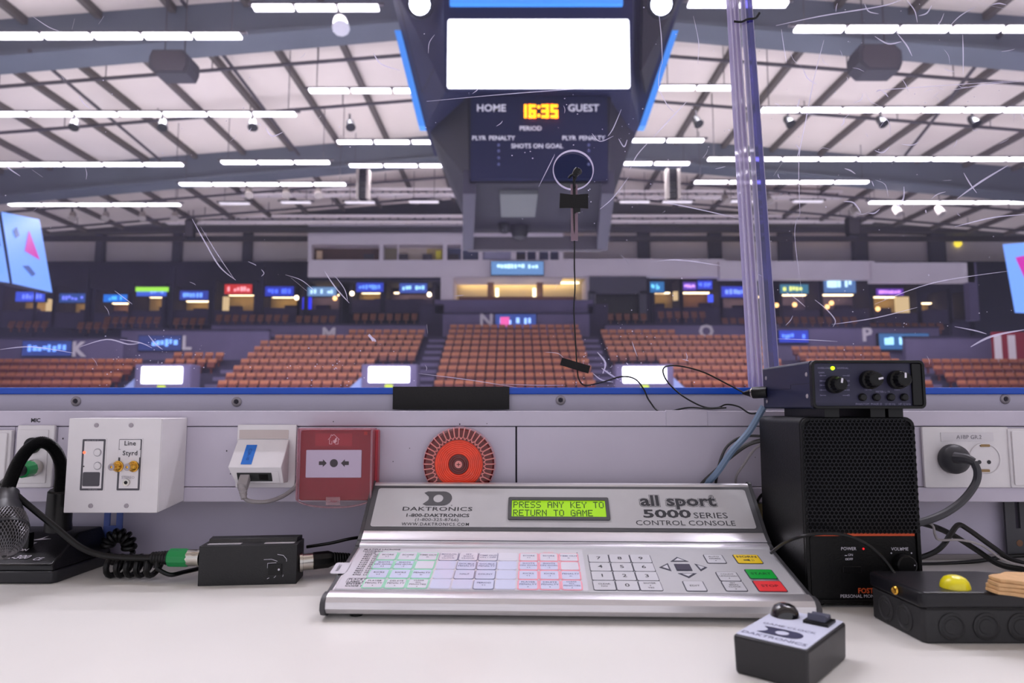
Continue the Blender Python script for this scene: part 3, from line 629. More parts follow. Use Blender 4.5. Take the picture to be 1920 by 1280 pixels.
video([(3, 397, 27), (74, 411, 29.5), (98, 548, 29.5), (24, 531, 27)], 'tall light blue video screen with a magenta triangle at the left edge',
      [([(0.42, 0.5), (0.62, 0.2), (0.78, 0.58)], m_vidp), ([(0.3, 0.72), (0.45, 0.70), (0.6, 0.80), (0.5, 0.84)], m_vidd), ([(0.2, 0.25), (0.3, 0.18), (0.34, 0.3), (0.24, 0.34)], m_vidd)])
video([(-60, 388, 26), (-4, 396, 26.8), (18, 530, 26.8), (-50, 520, 26)], 'light blue video screen cut off by the left picture edge', [([(0.6, 0.3), (0.9, 0.3), (0.9, 0.5), (0.7, 0.5)], m_vidd)])
video([(1880, 458, 30), (1960, 452, 27), (1990, 590, 27), (1903, 586, 30)], 'light blue video screen at the right edge', [([(0.28, 0.2), (0.8, 0.15), (0.8, 0.5), (0.4, 0.5)], m_vidp)])
rr = root('red_banner', 'dark red banner with pale stripes at the right end of the stand', 'banner', P(1895, 700, 37))
mred = mat('banner_red', (150, 30, 50), 0.7)
part('cloth', MB().pbox(1866, 1960, 622, 700, 37, 0.15), mred, rr, smooth=False)
for u in (1868, 1894): part('stripe', MB().pbox(u, u + 9, 628, 698, 36.97, 0.02), m_fascia, rr, smooth=False)
solo('yellow_lamp', MB().lathe(P(1795, 457, 51.6), (0, -1, 0), [(0.27, 0), (0.25, 0.2), (0.05, 0.28)], 12), em((240, 215, 60), 1.0), 'small yellow round lamp high on the right wall', 'lamp')
# ================================================================== THE TIMEKEEPER'S DESK
YW = 0.870      # face of the rink board behind the desk
YT = 0.824      # face of the cable trunking
m_desk = mat('desk_laminate', (232, 230, 226), 0.32, var=0.035, vscale=5, bump=0.03, bscale=40)
m_board = mat('rink_board', (198, 191, 212), 0.4, var=0.06, vscale=9)
m_trunk = mat('trunking_grey', (198, 191, 208), 0.42, var=0.05, vscale=12)
m_seam = mat('seam_dark', (52, 48, 60), 0.8)
m_cap = mat('cap_blue', (8, 78, 196), 0.35)
desk = solo('desk_counter', MB().box(-1.3, 1.3, 0.12, YW, -0.03, 0.0), m_desk, 'long white laminate desk top under all the equipment', 'desk', bevel=0.003)
mb = MB()                                           # dust specks and scuffs
zc = P(0, 739, YW).z
wall = struct('wall_front', MB().box(-1.5, 1.5, YW, YW + 0.05, ICE, zc), m_board)
cap = struct('trim_1', MB().box(-1.5, 1.5, YW - 0.004, YW + 0.055, zc, zc + 0.0085), m_cap, bevel=0.001)
struct('floor', MB().box(-1.5, 1.5, -3.0, YW, ICE - 0.3, ICE - 0.02), m_conc2)
for i, (u, v) in enumerate(((143, 752), (444, 753), (1051, 750), (1884, 748))):
    c = P(u, v, YW)
    b = part('bolt', MB().lathe(c, (0, -1, 0), [(0.0062, -0.001), (0.0062, 0.0012), (0.0050, 0.0022), (0.0034, 0.0024), (0.0030, 0.0008)], 20), m_steel, wall)
    part('hex_socket', MB().lathe(c, (0, -1, 0), [(0.0030, 0.0004), (0.0030, 0.0012)], 6), m_seam, b)
# grey lower strip where the desk meets the board
struct('baseboard_front', MB().box(-1.3, 1.3, YW - 0.006, YW, 0.0, 0.006), mat('strip_grey', (150, 144, 146), 0.6), bevel=0.001)

# ---- clear acrylic rink glass: two panes, a round speaking hole
m_pane = clear('acrylic_clear', (238, 238, 246), haze=0.011, hazecol=(185, 170, 242), gloss=0.015, noise=4.0)
m_edgeA = clear('acrylic_edge_bright', (238, 236, 245), haze=0.06, hazecol=(232, 228, 248), gloss=0.10)
m_edgeB = clear('acrylic_edge_violet', (128, 124, 190), haze=0.12, hazecol=(120, 112, 205), gloss=0.10)
m_scr = clear('scratch_white', (240, 240, 250), haze=0.55, hazecol=(235, 228, 250), gloss=0.05)
m_rim = clear('hole_rim', (210, 205, 220), haze=0.70, hazecol=(232, 226, 240), gloss=0.08)
YG = 0.886; TG = 0.012; ZT = 1.62; Z0 = zc + 0.0086
def lean(u0, v0, u1, v1, z):                         # x of a leaning edge seen through two picture points
    a, b = P(u0, v0, YG), P(u1, v1, YG); return a.x + (b.x - a.x) * (z - a.z) / (b.z - a.z)
EDG = dict(a0=(1367, 0, 1407, 690), a1=(1376, 0, 1419, 690), b0=(1381, 0, 1426, 690), b1=(1396, 0, 1441, 690), b2=(1409, 0, 1460, 690))
hc = P(1075, 318, YG); HR = 0.0262
xl = -1.45
r = root('rink_glass', 'scratched clear acrylic pane with a round speaking hole', 'glass', V((0, YG, Z0)))
n = 64; circ = []; outer = []
xr0, xr1 = lean(*EDG['a0'], Z0), lean(*EDG['a0'], ZT)
for k in range(n):
    a = 2 * math.pi * k / n; dx, dz = math.cos(a), math.sin(a); circ.append(V((hc.x + HR * dx, YG, hc.z + HR * dz)))
    t = 1e9
    if dx < -1e-9: t = min(t, (xl - hc.x) / dx)
    if dz > 1e-9: t = min(t, (ZT - hc.z) / dz)
    if dz < -1e-9: t = min(t, (Z0 - hc.z) / dz)
    m_ = (xr1 - xr0) / (ZT - Z0)                     # right edge leans
    den = dx - m_ * dz
    if den > 1e-9: t = min(t, (xr0 + m_ * (hc.z - Z0) - hc.x) / den)
    outer.append(V((hc.x + t * dx, YG, hc.z + t * dz)))
corners = [V((xr1, YG, ZT)), V((xl, YG, ZT)), V((xl, YG, Z0)), V((xr0, YG, Z0))]
vs = circ + outer + corners; off = V((0, TG, 0)); fs = []
def side_of(p):
    if abs(p.z - ZT) < 1e-6: return 1
    if abs(p.x - xl) < 1e-6: return 2
    if abs(p.z - Z0) < 1e-6: return 3
    return 0
for k in range(n):
    j = (k + 1) % n; fs.append((k, n + k, n + j, j)); sa, sb_ = side_of(outer[k]), side_of(outer[j])
    if sa != sb_: fs.append((n + k, 2 * n + sa % 4 if (sa + 1) % 4 == sb_ else 2 * n + sa, n + j))
N = len(vs); back = [tuple(N + i for i in f[::-1]) for f in fs]
walls = [((k + 1) % n, N + (k + 1) % n, N + k, k) for k in range(n)]
part('pane', MB().add(vs + [p + off for p in vs], fs + back + walls), m_pane, r, smooth=False)
def edgebar(k0, k1, y0, y1):
    mb = MB(); q = []
    for z in (Z0, ZT):
        xa, xb = lean(*EDG[k0], z), lean(*EDG[k1], z); q += [(xa, y0, z), (xb, y0, z), (xb, y1, z), (xa, y1, z)]
    return mb.hexa(q)
part('polished_edge', edgebar('a0', 'a1', YG, YG + TG), m_edgeA, r, smooth=False, label='bright polished edge of the pane')
part('hole_rim', MB().lathe(hc + V((0, -0.0005, 0)), (0, 1, 0), [(HR, 0), (HR + 0.0006, -0.0004), (HR + 0.0012, 0), (HR + 0.0012, 0.004), (HR, 0.004), (HR, 0)], 64, caps=False), m_rim, r)
r2 = root('rink_glass', 'scratched clear acrylic pane right of the glass joint', 'glass', V((0.9, YG, Z0)))
x0, x1 = lean(*EDG['b2'], Z0), lean(*EDG['b2'], ZT)
part('pane', MB().hexa([(x0, YG, Z0), (1.5, YG, Z0), (1.5, YG + TG, Z0), (x0, YG + TG, Z0), (x1, YG, ZT), (1.5, YG, ZT), (1.5, YG + TG, ZT), (x1, YG + TG, ZT)]), m_pane, r2, smooth=False)
part('polished_edge', edgebar('b0', 'b1', YG - 0.002, YG + TG), m_edgeA, r2, smooth=False, label='bright polished edge strip')
part('tinted_edge', edgebar('b1', 'b2', YG - 0.002, YG + TG), m_edgeB, r2, smooth=False, label='violet tinted edge strip')
def edgeline(k0, f, wd, rr_):
    q = []
    for z in (Z0, ZT):
        xa = lean(*EDG[k0], z) + f; q += [(xa, YG - 0.0026, z), (xa + wd, YG - 0.0026, z), (xa + wd, YG + TG, z), (xa, YG + TG, z)]
    part('edge_highlight', MB().hexa(q), m_rim, rr_, smooth=False, label='painted white highlight along the acrylic edge')  # highlight of the polished edge, put in as thin pale bars
edgeline('a0', 0, 0.0012, r); edgeline('a1', -0.0022, 0.0022, r); edgeline('b0', 0, 0.0016, r2); edgeline('b1', -0.0016, 0.0016, r2); edgeline('b2', -0.0010, 0.0010, r2)
solo('joint_strap', MB().tube([P(1376, 40, YG - 0.004), P(1390, 41, YG - 0.006), P(1402, 36, YG - 0.006), P(1416, 34, YG - 0.004), P(1424, 24, YG - 0.004)], 0.0016, 6), m_rub, 'thin black strap around the glass joint near the top', 'strap')
# scratches and specks in the acrylic
def ribbon(mb, pts, w):
    q = spline([P(u, v, YG - 0.0004) for u, v in pts], 5); m = len(q)
    if any((p - hc).length < HR + 0.003 for p in q): return
    vs = []
    for i, p in enumerate(q):
        d = (q[min(i + 1, m - 1)] - q[max(i - 1, 0)]).normalized(); nn = V((-d.z, 0, d.x)); ww = w * (0.25 + 0.75 * math.sin(math.pi * min(max(i / (m - 1), 0.03), 0.97)))
        vs += [p + nn * ww, p - nn * ww]
    mb.add(vs, [(2 * i, 2 * i + 1, 2 * i + 3, 2 * i + 2) for i in range(m - 1)])
SCR = [([(360, 410), (385, 455), (412, 500), (442, 525)], 1.6), ([(376, 425), (410, 480), (440, 524)], 0.8), ([(535, 515), (565, 525), (590, 545)], 0.8), ([(545, 520), (575, 545)], 0.7), ([(608, 508), (630, 540), (655, 568)], 1.4), ([(618, 505), (645, 540), (652, 565)], 0.9),
       ([(0, 655), (60, 650), (140, 662)], 1.3), ([(150, 650), (200, 636), (240, 645), (262, 643)], 1.5), ([(225, 636), (262, 642), (285, 652)], 1.2), ([(215, 545), (235, 560), (248, 570)], 0.9), ([(245, 640), (300, 650)], 0.8), ([(278, 628), (292, 645), (305, 655)], 1.6),
       ([(785, 700), (880, 712), (980, 728)], 0.9), ([(800, 190), (930, 178), (1060, 168), (1180, 160)], 1.1), ([(815, 65), (805, 80), (803, 100)], 0.8), ([(700, 100), (715, 120), (750, 132)], 1.8), ([(1235, 20), (1240, 70), (1242, 120)], 1.2), ([(1240, 120), (1235, 160), (1250, 195), (1266, 212)], 1.2),
       ([(1288, 190), (1255, 225), (1226, 256)], 1.6), ([(1226, 256), (1195, 290), (1180, 320)], 1.2), ([(1180, 330), (1150, 370), (1125, 392)], 1.1), ([(1246, 380), (1290, 388), (1390, 410)], 1.3), ([(1230, 490), (1262, 487), (1300, 490), (1350, 498)], 1.4),
       ([(1545, 75), (1528, 140), (1510, 230), (1498, 300), (1500, 400)], 1.3), ([(1455, 48), (1540, 30), (1650, 12), (1690, 0)], 1.7), ([(1700, 0), (1715, 20), (1720, 42)], 1.4), ([(1810, 0), (1900, 20)], 0.8), ([(1780, 50), (1800, 30), (1830, 12)], 1.2), ([(1805, 65), (1806, 100), (1806, 140)], 1.5),
       ([(1680, 60), (1700, 85), (1710, 105)], 1.8), ([(1640, 68), (1665, 82), (1690, 78)], 2.0), ([(1735, 60), (1760, 45), (1770, 25)], 1.2), ([(1645, 170), (1700, 165), (1920, 150)], 1.0), ([(1890, 310), (1840, 340), (1795, 372)], 2.2), ([(1790, 425), (1860, 408), (1920, 402)], 1.6),
       ([(1505, 560), (1490, 440), (1500, 400)], 0.6), ([(1640, 570), (1750, 530), (1890, 508)], 1.0), ([(1560, 608), (1640, 596), (1720, 576)], 1.1), ([(1475, 548), (1495, 562), (1510, 575)], 1.2), ([(1528, 562), (1550, 580), (1566, 600), (1562, 612)], 1.3), ([(1820, 650), (1860, 630), (1920, 618)], 2.6), ([(1790, 612), (1830, 620), (1850, 626)], 1.4),
       ([(1455, 635), (1520, 637), (1570, 640)], 0.9), ([(1640, 282), (1655, 286), (1668, 275)], 1.4), ([(1690, 270), (1710, 272), (1722, 266)], 1.2), ([(1450, 330), (1470, 300)], 0.6), ([(1300, 30), (1310, 80), (1308, 120)], 0.9), ([(1465, 55), (1470, 90), (1475, 118)], 0.9),
       ([(498, 240), (510, 255), (530, 248)], 1.8), ([(508, 250), (512, 265)], 1.4), ([(148, 180), (158, 195), (172, 205)], 1.3), ([(5, 305), (20, 318), (38, 330)], 1.6), ([(60, 318), (80, 332)], 1.0), ([(60, 30), (90, 50), (110, 58)], 1.2), ([(195, 30), (185, 45)], 0.9), ([(140, 35), (135, 55)], 0.7), ([(1780, 170), (1850, 158), (1920, 152)], 0.9),
       ([(690, 628), (700, 636), (705, 640)], 3.2), ([(692, 626), (697, 634), (699, 640)], 2.6), ([(1022, 660), (1045, 662), (1056, 670)], 0.6), ([(800, 608), (802, 625)], 0.8), ([(1160, 260), (1170, 275), (1176, 262)], 1.6), ([(1165, 205), (1150, 240), (1140, 255)], 1.2), ([(1010, 350), (1030, 310), (1040, 290)], 1.0), ([(1110, 250), (1125, 265), (1150, 255)], 1.0),
       ([(1120, 660), (1135, 680), (1130, 700)], 2.2), ([(1128, 690), (1145, 702), (1160, 712)], 2.0), ([(1112, 700), (1128, 712), (1150, 716)], 1.6), ([(1185, 640), (1190, 655), (1195, 668)], 1.0), ([(940, 720), (1010, 722), (1060, 722)], 0.8), ([(465, 490), (478, 496), (480, 498)], 1.0), ([(490, 505), (495, 512), (490, 518)], 1.0)]
mb = MB()
for pts, w in SCR: ribbon(mb, pts, w * 0.00055)
rnd = random.Random(11)
def speck(u, v, s):
    c = P(u, v, YG - 0.0004); k = 6
    if (c - hc).length < HR + 0.003: return
    mb.add([c + V((math.cos(a * math.pi * 2 / k) * s, 0, math.sin(a * math.pi * 2 / k) * s * rnd.uniform(0.6, 1))) for a in range(k)], [tuple(range(k))])
for cu, cv, su, sv, cnt in ((250, 690, 40, 30, 26), (640, 690, 60, 25, 36), (1120, 690, 40, 25, 40), (1100, 290, 60, 60, 40), (960, 300, 700, 250, 60), (1600, 200, 250, 160, 110), (1650, 600, 200, 80, 50), (320, 660, 60, 20, 26), (300, 200, 250, 150, 30), (1200, 620, 60, 60, 26)):
    for _ in range(cnt): speck(cu + rnd.gauss(0, su), min(cv + rnd.gauss(0, sv), 722), rnd.uniform(0.0003, 0.0011))
for _ in range(46):
    u, v = rnd.uniform(1450, 1915), rnd.uniform(2, 400); a = rnd.uniform(-1.2, 1.9); L = rnd.uniform(6, 46); b = rnd.uniform(-0.5, 0.5)
    ribbon(mb, [(u, v), (u + L * 0.5 * math.cos(a), v + L * 0.5 * math.sin(a)), (u + L * math.cos(a + b), v + L * math.sin(a + b))], rnd.choice((0.5, 0.7, 1.0, 1.7)) * 0.00055)
for _ in range(40):
    u, v = rnd.uniform(20, 1900), rnd.uniform(20, 715); a = rnd.uniform(0, 3.1); L = rnd.uniform(5, 26)
    ribbon(mb, [(u, v), (u + L * 0.5 * math.cos(a) + 2, v + L * 0.5 * math.sin(a)), (u + L * math.cos(a), v + L * math.sin(a))], rnd.choice((0.4, 0.6, 0.9)) * 0.00055)
mb2 = MB(); mb2.v = [p for p in mb.v]; mb2.f = mb.f
so = part('scratches', mb2, m_scr, r, smooth=False, kind='stuff', label='pale scratches and specks in the acrylic')

# ---- black tape over the board edge
z1 = P(0, 766, YW).z
solo('black_tape', MB().box(P(738, 750, YW).x, P(955, 750, YW).x, YW - 0.0065, YW - 0.0055, P(0, 767, YW).z, zc + 0.0085).box(P(738, 750, YW).x, P(955, 750, YW).x, YW - 0.0065, YW + 0.02, zc + 0.0085, zc + 0.0095), mat('gaffer_tape', (30, 28, 30), 0.75, bump=0.3, bscale=500), 'wide black gaffer tape over the blue board cap', 'tape')

# ---- cable trunking
tz = lambda v: P(0, v, YT).z
tr = root('cable_trunking', 'pale grey cable trunking running along the rink board', 'trunking', V((0, YT, tz(941))))
ztop, za, zb_, zbot = tz(770), tz(800), tz(912), tz(941)
part('body', MB().box(-1.3, 1.3, YT + 0.006, YW, zbot, ztop), m_seam, tr, smooth=False)
part('upper_rail', MB().box(-1.3, 1.3, YT, YW, za + 0.0008, ztop), m_trunk, tr, bevel=0.0012)
part('lower_rail', MB().box(-1.3, 1.3, YT, YW, zbot, zb_ - 0.0008), m_trunk, tr, bevel=0.0012)
ux = lambda u: P(u, 860, YT).x
for u0, u1 in ((-400, 24), (104, 345), (345, 558), (558, 967), (969, 1468), (1470, 1742), (1742, 2300)):
    part('cover_panel', MB().box(ux(u0) + 0.0003, ux(u1) - 0.0003, YT + 0.0008, YT + 0.008, zb_, za), m_trunk, tr, bevel=0.0006)
part('cover_panel', MB().box(ux(24) + 0.0003, ux(104) - 0.0003, YT + 0.0008, YT + 0.008, zb_, za), m_trunk, tr, bevel=0.0006)
for u0, u1 in ((1250, 1328),): part('joint_clip', MB().box(ux(u0), ux(u1), YT - 0.0012, YT + 0.004, tz(798), ztop + 0.0008), m_trunk, tr, bevel=0.0005)
part('lettering', MB().text('MIC', P(67, 788, YT - 0.0001), size=0.0066, off=0.03), m_ink, tr, smooth=False)
mb = MB()
rnd = random.Random(4)
for u, v in ((737, 865), (768, 840), (625, 790), (913, 794), (1416, 857), (432, 888), (118, 822), (862, 795), (425, 845)):
    c = P(u, v, YT); k = 6; s = rnd.uniform(0.0006, 0.0013); mb.prism([c + V((math.cos(a * 1.047) * s * 0.7, -0.0001, math.sin(a * 1.047) * s)) for a in range(k)], (0, 0.0002, 0))
part('chips', mb, m_ink, tr, smooth=False, kind='stuff', label='small dark chips in the paint')

Yp = YT - 0.003
# switch plate at the left edge and sockets
def plate_thing(name, label, cat, u0, u1, v0, v1, Y, d, rr=0.002, mt=None):
    a, b = P(u0, v1, Y), P(u1, v0, Y); c = V(((a.x + b.x) / 2, Y, a.z)); r = root(name, label, cat, c)
    part('plate', MB().plate(V((c.x, Y + d, (a.z + b.z) / 2)), X3, Z3, b.x - a.x, b.z - a.z, rr, d), mt or m_white, r, bevel=0.0008)
    return r, a, b
r, a, b = plate_thing('blank_plate', 'white cover plate with a shadow gap cut by the left picture edge', 'wall plate', -60, 22, 806, 915, YT - 0.006, 0.006)
part('rocker', MB().plate(V(((a.x + b.x) / 2, YT - 0.006, (a.z + b.z) / 2)), X3, Z3, (b.x - a.x) * 0.86, (b.z - a.z) * 0.9, 0.002, 0.003), m_white, r, bevel=0.0006)
r, a, b = plate_thing('mic_socket', 'white microphone socket plate behind the gooseneck', 'wall socket', 25, 103, 797, 914, YT - 0.004, 0.004)
cx = P(64, 855, YT).x
part('inner_plate', MB().plate(V((cx, YT - 0.004, (a.z + b.z) / 2)), X3, Z3, (b.x - a.x) * 0.84, (b.z - a.z) * 0.86, 0.001, 0.0012), m_white, r, bevel=0.0005)
for v in (835, 877):
    c = P(62, v, YT - 0.005); part('socket', MB().lathe(c, (0, -1, 0), [(0.0095, 0), (0.0095, 0.003), (0.0072, 0.0032), (0.0068, 0.001)], 24), m_rub, r)
for u, v in ((76, 866), (76, 838)): part('screw', MB().lathe(P(u, v, YT - 0.005), (0, -1, 0), [(0.0012, 0), (0.0010, 0.0008)], 10), m_steel, r)

# ---- white audio box with Line / Styrd panel
t = 0.76 * 1.02
Yb = 0.772
a, b = P(118, 961, Yb), P(303, 784, Yb); xb0, xb1 = P(124, 870, Yb).x, P(300, 870, Yb).x
lb = root('line_box', 'white sheet metal audio box with two gold jacks and Line Styrd labels', 'junction box', V(((xb0 + xb1) / 2, Yb, a.z)))
part('body', MB().hexa([(xb0, Yb + 0.001, a.z), (xb1, Yb + 0.001, a.z), (xb1 + 0.004, YT, a.z + 0.006), (xb0, YT, a.z + 0.006), (xb0, Yb + 0.001, b.z), (xb1, Yb + 0.001, b.z), (xb1 + 0.004, YT, b.z), (xb0, YT, b.z)]), m_white, lb, bevel=0.001)
part('front_panel', MB().plate(V(((xb0 + xb1) / 2, Yb + 0.001, (a.z + b.z) / 2)), X3, Z3, xb1 - xb0 - 0.001, b.z - a.z, 0.001, 0.0012), m_white, lb, bevel=0.0004)
Yf = Yb - 0.0002
m_frame = mat('frame_grey', (78, 76, 84), 0.6)
for i, (u0, u1, v0, v1) in enumerate(((148, 201, 821, 921), (217, 269, 821, 921))):
    p, q = P(u0, v1, Yf), P(u1, v0, Yf); c = V(((p.x + q.x) / 2, Yf, (p.z + q.z) / 2)); w, h = q.x - p.x, q.z - p.z
    ins = part('insert_panel', MB().plate(c, X3, Z3, w, h, 0.0014, 0.0006), m_white, lb, bevel=0.0002)
    part('printed_frame', MB().ring(c + V((0, -0.0006, 0)), X3, Z3, w * 0.92, h * 0.96, 0.001, 0.0022, 0.0001), m_frame, ins, smooth=False)
    if i == 0:
        for v in (848, 873): part('button_ring', MB().ring(P(183, v, Yf - 0.0006), X3, Z3, 0.0090, 0.0090, 0.0045, 0.0006, 0.0002), MATS.get('print_grey') or mat('print_grey', (150, 146, 156), 0.6), ins, smooth=False)
        part('grey_window', MB().plate(P(171, 898, Yf - 0.0006), X3, Z3, 0.019, 0.0155, 0.0015, 0.0003), m_frame, ins, smooth=False)
        for v in (848, 873): part('button', MB().lathe(P(183, v, Yf - 0.0006), (0, -1, 0), [(0.0036, 0), (0.0036, 0.0012), (0.0030, 0.0016)], 20), m_white, ins)
        part('led', MB().lathe(P(158, 848, Yf - 0.0006), (0, -1, 0), [(0.0016, 0), (0.0012, 0.0008)], 12), emit('led_red', (255, 90, 60), 1.4, (255, 80, 50)), ins, label='lit red indicator lamp')
        part('led', MB().lathe(P(157, 874, Yf - 0.0006), (0, -1, 0), [(0.0008, 0), (0.0006, 0.0005)], 10), m_ink, ins)
        for v, tx in ((826, 'MIX INPUT'), (918, 'STUDIO')): part('lettering', MB().text(tx, P(174, v, Yf - 0.0007), size=0.0028), mat('print_grey', (150, 146, 156), 0.6), ins, smooth=False)
    else:
        part('label_strip', MB().plate(P(244, 833, Yf - 0.0006), X3, Z3, 0.0235, 0.0105, 0.0006, 0.0004), m_white, ins, smooth=False)
        part('label_strip', MB().plate(P(243, 850, Yf - 0.0006), X3, Z3, 0.0245, 0.0085, 0.0006, 0.0003), m_white, ins, smooth=False)
        part('lettering', MB().text('Line', P(244, 831, Yf - 0.0012), size=0.0072, off=0.015, space=1.1).text('Styrd', P(244, 849.5, Yf - 0.0012), size=0.0072, off=0.015, space=1.1), m_ink, ins, smooth=False)
        part('lettering', MB().text('STEREO', P(240, 895, Yf - 0.0008), size=0.0042), mat('print_grey', (150, 146, 156), 0.6), ins, smooth=False)
        for u in (222, 251):
            c = P(u, 874, Yf - 0.0006)
            j = part('jack', MB().lathe(c, (-0.15, -1, 0), [(0.0062, 0), (0.0062, 0.0015), (0.0052, 0.0018), (0.0050, 0.003), (0.0055, 0.0032), (0.0046, 0.005), (0.0038, 0.006), (0.0038, 0.010), (0.0032, 0.0102)], 20), m_gold, ins, label='gold plated phono jack')
            part('jack_core', MB().lathe(c + V((-0.0018, -0.0095, 0)), (-0.15, -1, 0), [(0.0039, -0.002), (0.0039, 0.0012), (0.0016, 0.0013), (0.0014, 0.0004)], 16), m_steel, ins)
        part('stereo_socket', MB().lathe(P(238, 904, Yf - 0.0006), (0, -1, 0), [(0.0038, 0), (0.0038, 0.0022), (0.0020, 0.0024), (0.0018, 0.0004)], 18), m_chrome, ins)
        part('socket_hole', MB().lathe(P(238, 904, Yf - 0.0006), (0, -1, 0), [(0.0018, 0.0), (0.0018, 0.0016)], 12), m_rub, ins)
for u, v in ((181, 797), (246, 797), (170, 948), (237, 948)):
    s_ = part('screw', MB().lathe(P(u, v, Yf), (0, -1, 0), [(0.0026, 0), (0.0024, 0.0008), (0.001, 0.0012)], 14), m_steel, lb)

# ---- network outlet
no = root('network_outlet', 'white network outlet with a blue label on its slanted hood', 'outlet', P(495, 914, YT))
a, b = P(441, 914, YT - 0.003), P(556, 796, YT - 0.003)
part('plate', MB().plate(V(((a.x + b.x) / 2, YT, (a.z + b.z) / 2)), X3, Z3, b.x - a.x, b.z - a.z, 0.001, 0.003), m_white, no, bevel=0.0006)
part('dust_window', MB().plate(P(495, 814, YT - 0.003), X3, Z3, 0.0585, 0.0105, 0.0008, 0.0006), mat('beige_plastic', (196, 184, 182), 0.5), no)
zt, zm, zl = P(495, 823, YT - 0.003).z, P(490, 876, YT - 0.028).z, P(490, 906, YT - 0.02).z
xa0, xa1 = P(447, 823, YT - 0.003).x, P(543, 823, YT - 0.003).x; xm0, xm1 = P(427, 876, YT - 0.028).x, P(527, 876, YT - 0.028).x; xl0, xl1 = P(441, 905, YT - 0.02).x, P(531, 905, YT - 0.02).x
yA, yM, yL = YT - 0.004, YT - 0.028, YT - 0.018
part('hood', MB().add([(xa0, yA, zt), (xa1, yA, zt), (xm0, yM, zm), (xm1, yM, zm), (xl0, yL, zl), (xl1, yL, zl), (xa0, yA, zl), (xa1, yA, zl)],
     [(0, 2, 3, 1), (2, 4, 5, 3), (4, 6, 7, 5), (0, 6, 4, 2), (1, 3, 5, 7), (0, 1, 7, 6)]), m_white, no, bevel=0.0008)
e_dn = (V((xm0, yM, zm)) - V((xa0, yA, zt))).normalized(); e_up = -V((0, e_dn.y, e_dn.z)).normalized()
hp = V((0, yA, zt)); hn = X3.cross(e_up)
c = hit(467, 852, hp, hn); part('blue_label', MB().plate(c + hn * 0.0002, X3, e_up, 0.0125, 0.027, 0.0003, 0.0002), mat('label_blue', (26, 110, 205), 0.5), no, smooth=False)
part('label_print', MB().text('C2A-10', c + hn * 0.0006, -e_up, X3, size=0.005), mat('print_navy', (16, 60, 130), 0.6), no, smooth=False)
e2 = (V((0, yM, zm)) - V((0, yL, zl))); e2n = V((0, e2.y, e2.z)).normalized(); n2 = X3.cross(e2n)
c = V((xl0 + (xl1 - xl0) * 0.42, yL, zl)) + e2n * 0.009
part('port_bezel', MB().plate(c + V((0.003, 0, -0.0002)) + n2 * 0.0001, X3, e2n, 0.050, 0.0145, 0.0005, 0.0004), m_white, no, smooth=False)
part('port_block', MB().plate(c + n2 * 0.0003, X3, e2n, 0.040, 0.0115, 0.0005, 0.0006), mat('port_black', (40, 42, 44), 0.5), no, smooth=False)
for s in (-1, 1): part('port', MB().plate(c + X3 * s * 0.0105 + n2 * 0.0009, X3, e2n, 0.0105, 0.0075, 0.0004, 0.0003), m_rub, no, smooth=False)
m_greycab = mat('cable_grey', (150, 144, 146), 0.5)
pc = c - X3 * 0.0105 + n2 * 0.001
nc = root('network_cable', 'grey network cable plugged into the white outlet', 'cable', V((pc.x, pc.y, zl - 0.03)))
part('plug', MB().prism([pc + X3 * s1 * 0.0057 + e2n * s2 * 0.0042 for s1, s2 in ((-1, -1), (1, -1), (1, 1), (-1, 1))], n2 * 0.010 - Z3 * 0.006), m_greycab, nc, bevel=0.0008)
q0 = pc + n2 * 0.009 - Z3 * 0.006
path = [q0, P(460, 918, q0.y - 0.002), P(457, 930, q0.y - 0.003), P(468, 939, q0.y), P(500, 940, q0.y + 0.006), P(530, 930, YT - 0.012), P(552, 914, YT - 0.007), P(562, 900, YT - 0.004)]
part('boot', MB().lathe(q0, V(path[2]) - q0, [(0.0052, -0.002), (0.0045, 0.002), (0.0050, 0.003), (0.0042, 0.005), (0.0046, 0.006), (0.0038, 0.008), (0.0042, 0.009), (0.0034, 0.011), (0.0034, 0.014)], 12), m_greycab, nc)
part('cord', MB().tube(path[1:], 0.0024, 8), m_greycab, nc)

# ---- red manual call point
cp = root('fire_call_point', 'red fire alarm call point under a clear flap cover', 'fire alarm', P(628, 945, YT))
Yc = YT - 0.028
m_red = mat('alarm_red', (168, 26, 44), 0.35, coat=0.2); m_redp = mat('alarm_red_panel', (146, 20, 38), 0.4)
a, b = P(560, 938, Yc), P(700, 806, Yc); cz = (a.z + b.z) / 2; cxm = (a.x + b.x) / 2
part('back_box', MB().box(a.x + 0.004, b.x + 0.003, Yc + 0.012, YT, a.z + 0.004, b.z), m_red, cp, bevel=0.002)
part('front', MB().plate(V((cxm, Yc + 0.012, cz)), X3, Z3, b.x - a.x, b.z - a.z, 0.003, 0.012), m_redp, cp, bevel=0.001)
part('frangible_pane', MB().plate(P(626, 869, Yc), X3, Z3, P(678, 869, Yc).x - P(574, 869, Yc).x, P(0, 842, Yc).z - P(0, 894, Yc).z, 0.001, 0.0012), mat('pane_white', (214, 218, 240), 0.35), cp, bevel=0.0003)
c = P(626, 868, Yc - 0.0013); Yk = c.y
part('symbol_dot', MB().lathe(c, (0, -1, 0), [(0.0046, 0), (0.0046, 0.0002)], 24), m_ink, cp, smooth=False)
for s in (-1, 1):
    pts = [(0.0082, 0), (0.0126, 0.0044), (0.0126, 0.0021), (0.0172, 0.0021), (0.0172, -0.0021), (0.0126, -0.0021), (0.0126, -0.0044)]
    pts = [(s * x, y) for x, y in pts]; pts = pts if s > 0 else pts[::-1]
    part('symbol_arrow', MB().arrowpoly(pts, c, X3, Z3, 0.0002), m_ink, cp, smooth=False)
part('title_strip', MB().plate(P(626, 824, Yc - 0.0002), X3, Z3, 0.043, 0.0145, 0.0003, 0.0003), m_red, cp, smooth=False)
